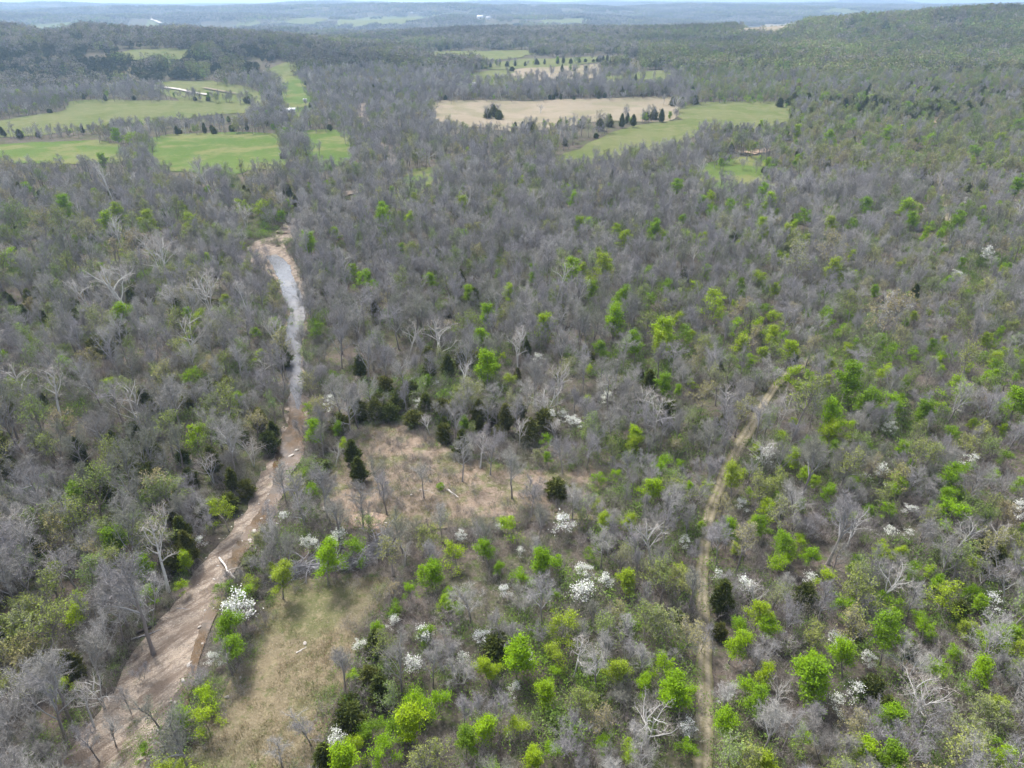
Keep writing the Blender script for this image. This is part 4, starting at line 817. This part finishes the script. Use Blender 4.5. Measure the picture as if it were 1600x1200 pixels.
cover('driftwood', BRUSH, 40000, 48, 330, lambda X, Y, Z: in_open(X, Y, Z, GBAR) & (wave(SB1, X, Y) > .9), .2, .55, 'tangled grey driftwood and dead stems on the gravel bars', 'driftwood')
# stones of the creek bed: small ones uncounted, larger ones as rocks
GB = [p for p in OPEN_NEAR if len(p) == 22]
cover('creek_stones', ROCKS, 60000, 48, 330, lambda X, Y, Z: in_open(X, Y, Z, GB) & (rng.random(len(X)) < np.where(wave(SB2, X, Y) > .3, .95, .4)), .15, .55, 'small pale stones strewn over the gravel bars', 'stones', az=36)


# ------------------------------------------------------------------ rocks, logs, brush pile
def ground_pt(px, py): g = ground_at([(px, py)], 0, H)[0]; return g[0], g[1], float(H(g[:1], g[1:])[0])
ROCK_PX = """511,797,15 495,803,16 505,809,14 488,806,10 324,948,6 324,961,6 289,1045,9 294,1059,7 281,1067,7 267,1089,7 251,1142,9 252,1153,8 213,1185,9 308,1002,7 375,1066,8 357,1088,8 399,832,10 405,826,8 395,838,7 412,832,7 407,800,7 417,790,8
484,1004,7 222,1172,9 232,1160,8 244,1135,8 262,1105,7 300,1030,7 316,985,7 340,905,7 345,893,7 380,850,7 388,842,7 402,815,8 425,770,8 600,822,9 575,812,8 648,768,6 700,765,5 452,720,9 446,735,9 440,748,8 455,705,8 560,825,8 590,845,8"""
for tok in ROCK_PX.split():
    px, py, wpx = map(float, tok.split(','))
    if wpx < 13: px += rng.normal() * 5; py += rng.normal() * 5; wpx *= rng.uniform(.5, 1.05)
    x, y, z = ground_pt(px, py); dep = project(np.array([[x, y, z]]))[1][0]; s_ = wpx * dep / F / 1.05
    o = obj('rock', ROCKS[int(rng.integers(5))], None, (x, y, z + .12 + .1 * s_), (rng.normal() * .15, rng.normal() * .15, rng.uniform(0, 6.28)), (s_, s_ * rng.uniform(.7, 1), s_ * .8))
    where = 'in the clearing below the bare trees' if 485 < px < 720 and py < 830 else 'lying in the dry meadow' if px > 350 and py > 1000 else 'in the creek bed'
    l = '%s pale rock %s, %s percent across, %s down' % ('large slab-like' if wpx > 13 else 'small', where, word(round(px / 16)), word(round(py / 12)))
    for alt in ('light grey rock', 'flat pale stone', 'low rounded stone', 'rough pale stone'):
        if l in used_labels: l = '%s %s %s, %s percent across, %s down' % ('larger' if wpx > 7 else 'small', alt, where, word(round(px / 16)), word(round(py / 12)))
    used_labels.add(l); tag(o, l, 'rock', 'pale rocks')
def log(pa, pb, r, mat, label, lift=(0, 0), stubs=3):
    A, B = np.array(ground_pt(*pa)), np.array(ground_pt(*pb)); A[2] += r * .8 + lift[0]; B[2] += r * .6 + lift[1]; L_ = np.linalg.norm(B - A)
    e = bpy.data.objects.new('fallen_log', None); COL.objects.link(e); e.location = A; tag(e, label, 'log', 'fallen logs')
    t = np.linspace(0, 1, 8)[:, None]; P = (B - A) * t + rng.normal(size=(8, 3)) * [.04 * L_ / 2, .04 * L_ / 2, .01]; P[0] = 0
    b = MB(); b.tube(P, np.linspace(r, r * .5, 8) * rng.uniform(.9, 1.1, 8), 8, cap=True); obj('stem', b.mesh('stem', [mat], True), e)
    for k in range(stubs):
        i = int(rng.integers(3, 7)); d = unit((B - A) / L_ + rng.normal(size=3) * .7 + [0, 0, .5]); b = MB(); Q = wander(P[i], d, L_ * rng.uniform(.15, .35), 3, .2); b.tube(Q, np.linspace(r * .4, r * .1, 4), 5, cap=True); obj('limb', b.mesh('limb', [mat], True), e)
log((212, 991), (244, 977), .28, 'dark_wood', 'dark weathered log lying across the left edge of the gravel bar')
log((343, 873), (369, 912), .2, 'pale_wood', 'long pale log leaning down the bank into the brown water', lift=(.1, 1.0))
log((698, 766), (717, 778), .22, 'pale_wood', 'short straight grey log in the clearing beside the round green bush', stubs=1)
log((463, 1021), (478, 1012), .14, 'pale_wood', 'short white log piece lying in the dry meadow', stubs=1)
log((276, 951), (296, 952), .1, 'dead_wood', 'thin grey stick lying across the tan gravel')
log((78, 1021), (108, 1017), .1, 'pale_wood', 'thin pale fallen limb caught under the left woods', lift=(.8, .3))
log((205, 1000), (250, 985), .13, 'dead_wood', 'thin grey log just below the dark log on the gravel')
log((1345, 1010), (1385, 985), .12, 'dead_wood', 'thin grey fallen trunk among green trees at lower right')
log((655, 765), (684, 772), .09, 'dead_wood', 'thin grey pole left of the round green bush in the clearing', stubs=2)
log((392, 885), (402, 850), .12, 'dead_wood', 'slim grey log on the right bank of the creek above the meadow')
# brush pile: pushed-up limbs in an arc along the top of the meadow
BR = []
for v in range(5):
    b = MB(); Q = wander((0, 0, 0), np.array([1, 0, .12]), [4.2, 3.4, 5, 2.8, 3.8][v], 6, .16); b.tube(Q, np.linspace(.1, .03, 7), 5)
    for k in range(5):
        i = int(rng.integers(2, 6)); q = wander(Q[i], unit(np.array([.7, rng.normal() * .6, rng.normal() * .6])), rng.uniform(.8, 1.6), 3, .2); b.tube(q, np.linspace(.045, .012, 4), 4)
    BR.append(b.mesh('branch', ['dead_wood']))
arc = ARC
pr = bpy.data.objects.new('brush_pile', None); COL.objects.link(pr); c0 = arc[len(arc) // 2]; z0 = float(H(c0[:1], c0[1:])[0]); pr.location = (c0[0], c0[1], z0)
tag(pr, 'curved pile of grey dead branches along the top of the meadow', 'brush pile')
for k in range(170):
    t = rng.random() * (len(arc) - 1.01); i = int(t); p = arc[i] + (arc[i + 1] - arc[i]) * (t - i) + rng.normal(size=2) * .8; d = arc[min(i + 1, len(arc) - 1)] - arc[i]
    o = obj('branch', BR[int(rng.integers(5))], pr, (p[0] - c0[0], p[1] - c0[1], float(H(p[:1], p[1:])[0]) - z0 + rng.uniform(.1, 1.9)), (rng.normal() * .5, rng.normal() * .25, math.atan2(d[1], d[0]) + rng.normal() * .55 + (math.pi if rng.random() < .5 else 0)), (rng.uniform(.6, 1.1),) * 3)
b = MB(); n = 3600; t = rng.random(n) * (len(arc) - 1.01); i = t.astype(int); P = arc[i] + (arc[i + 1] - arc[i]) * (t - i)[:, None] + rng.normal(size=(n, 2)) * .95
A = np.column_stack([P - c0, H(P[:, 0], P[:, 1]) - z0 + rng.uniform(0, 1.3, n)]); b.slivers(A, A + rng.normal(size=(n, 3)) * [.9, .7, .35], .05, 0)
tag(obj('twig_tangle', b.mesh('twig_tangle', ['dead_wood']), pr), kind='stuff')
# two green bushes that stand apart
def bush(px, py, wpx, label, dens=420, mat='spring_leaf'):
    x, y, z = ground_pt(px, py); dep = project(np.array([[x, y, z]]))[1][0]; r = wpx * dep / F / 2
    e = bpy.data.objects.new('bush', None); COL.objects.link(e); e.location = (x, y, z); tag(e, label, 'bush')
    sb, lb = MB(), MB(); n = 9; p0 = rng.normal(size=(n, 3)) * [.12, .12, 0]; D = rng.normal(size=(n, 3)) * [.5, .5, 0] + [0, 0, 1]; E = p0 + D * r
    for k in range(n): sb.tube(np.linspace(p0[k], E[k], 4), np.linspace(.04, .012, 4), 4)
    u = rng.normal(size=(dens, 3)); u /= np.linalg.norm(u, axis=1, keepdims=True); u *= rng.uniform(.35, 1, (dens, 1)) ** .5; lb.leaves(u * [r, r, r * .8] * rng.uniform(.8, 1.1, (dens, 1)) + [0, 0, r * .85], .22, .4, 0)
    obj('stems', sb.mesh('stems', ['bare_bark']), e); obj('foliage', lb.mesh('foliage', [mat]), e)
bush(689, 765, 15, 'small round bright green bush alone in the brown clearing')

# ------------------------------------------------------------------ far farm buildings
def boxf(b, x0, x1, y0, y1, z0, z1):
    V = [(x, y, z) for z in (z0, z1) for y in (y0, y1) for x in (x0, x1)]; b.add(V, [(0, 2, 3, 1), (4, 5, 7, 6), (0, 1, 5, 4), (1, 3, 7, 5), (3, 2, 6, 7), (2, 0, 4, 6)])
for (px, py, wpx, dr, hr, rf, lab) in BUILDINGS:
    x, y, z = ground_pt(px, py); dep = project(np.array([[x, y, z]]))[1][0]; W = wpx * dep / F; D = W * dr; h = W * hr; h = max(3.0, min(h, 9))
    e = bpy.data.objects.new('farm_building', None); COL.objects.link(e); e.location = (x, y, z - .3); e.rotation_euler = (0, 0, rng.normal() * .15); tag(e, lab, 'building')
    b = MB(); boxf(b, -W / 2, W / 2, -D / 2, D / 2, 0, h); b.add([(-W / 2, -D / 2, h), (-W / 2, D / 2, h), (-W / 2, 0, h + D * .26), (W / 2, -D / 2, h), (W / 2, D / 2, h), (W / 2, 0, h + D * .26)], [(0, 2, 1, 1), (3, 4, 5, 5)])
    obj('wall', b.mesh('wall', ['white_siding']), e)
    b = MB(); o_ = .4; t_ = .25
    for sg in (-1, 1):
        V = [(-W / 2 - o_, sg * (D / 2 + o_), h - .1), (W / 2 + o_, sg * (D / 2 + o_), h - .1), (W / 2 + o_, 0, h + D * .26 + .12), (-W / 2 - o_, 0, h + D * .26 + .12)]; V += [(a, b2, c + t_) for a, b2, c in V]
        b.add(V, [(0, 1, 2, 3), (4, 5, 6, 7), (0, 1, 5, 4), (1, 2, 6, 5), (2, 3, 7, 6), (3, 0, 4, 7)])
    obj('roof', b.mesh('roof', [rf]), e)
    b = MB(); boxf(b, -W * .08, W * .08, -D / 2 - .08, -D / 2 + .05, 0, h * .7); obj('door', b.mesh('door', ['dark_opening']), e)
    for sx in (-.32, .3): b = MB(); boxf(b, W * sx - W * .05, W * sx + W * .05, -D / 2 - .06, -D / 2 + .05, h * .4, h * .75); obj('window', b.mesh('window', ['dark_opening']), e)

# ------------------------------------------------------------------ the air
hz = MB(); boxf(hz, -16500, 16500, -16500, 16500, -40, 230)
m, N, L = new_mat('haze_air'); pv = N.new('ShaderNodeVolumePrincipled'); pv.inputs['Color'].default_value = (0.50, 0.72, 1.0, 1); pv.inputs['Density'].default_value = HAZE; pv.inputs['Density Attribute'].default_value = ''; pv.inputs['Anisotropy'].default_value = 0.3
o_ = N.new('ShaderNodeOutputMaterial'); L.new(pv.outputs[0], o_.inputs['Volume'])
ho = obj('haze', hz.mesh('haze', ['haze_air'])); tag(ho, 'thin pale blue haze over the distant hills', 'haze', kind='stuff')
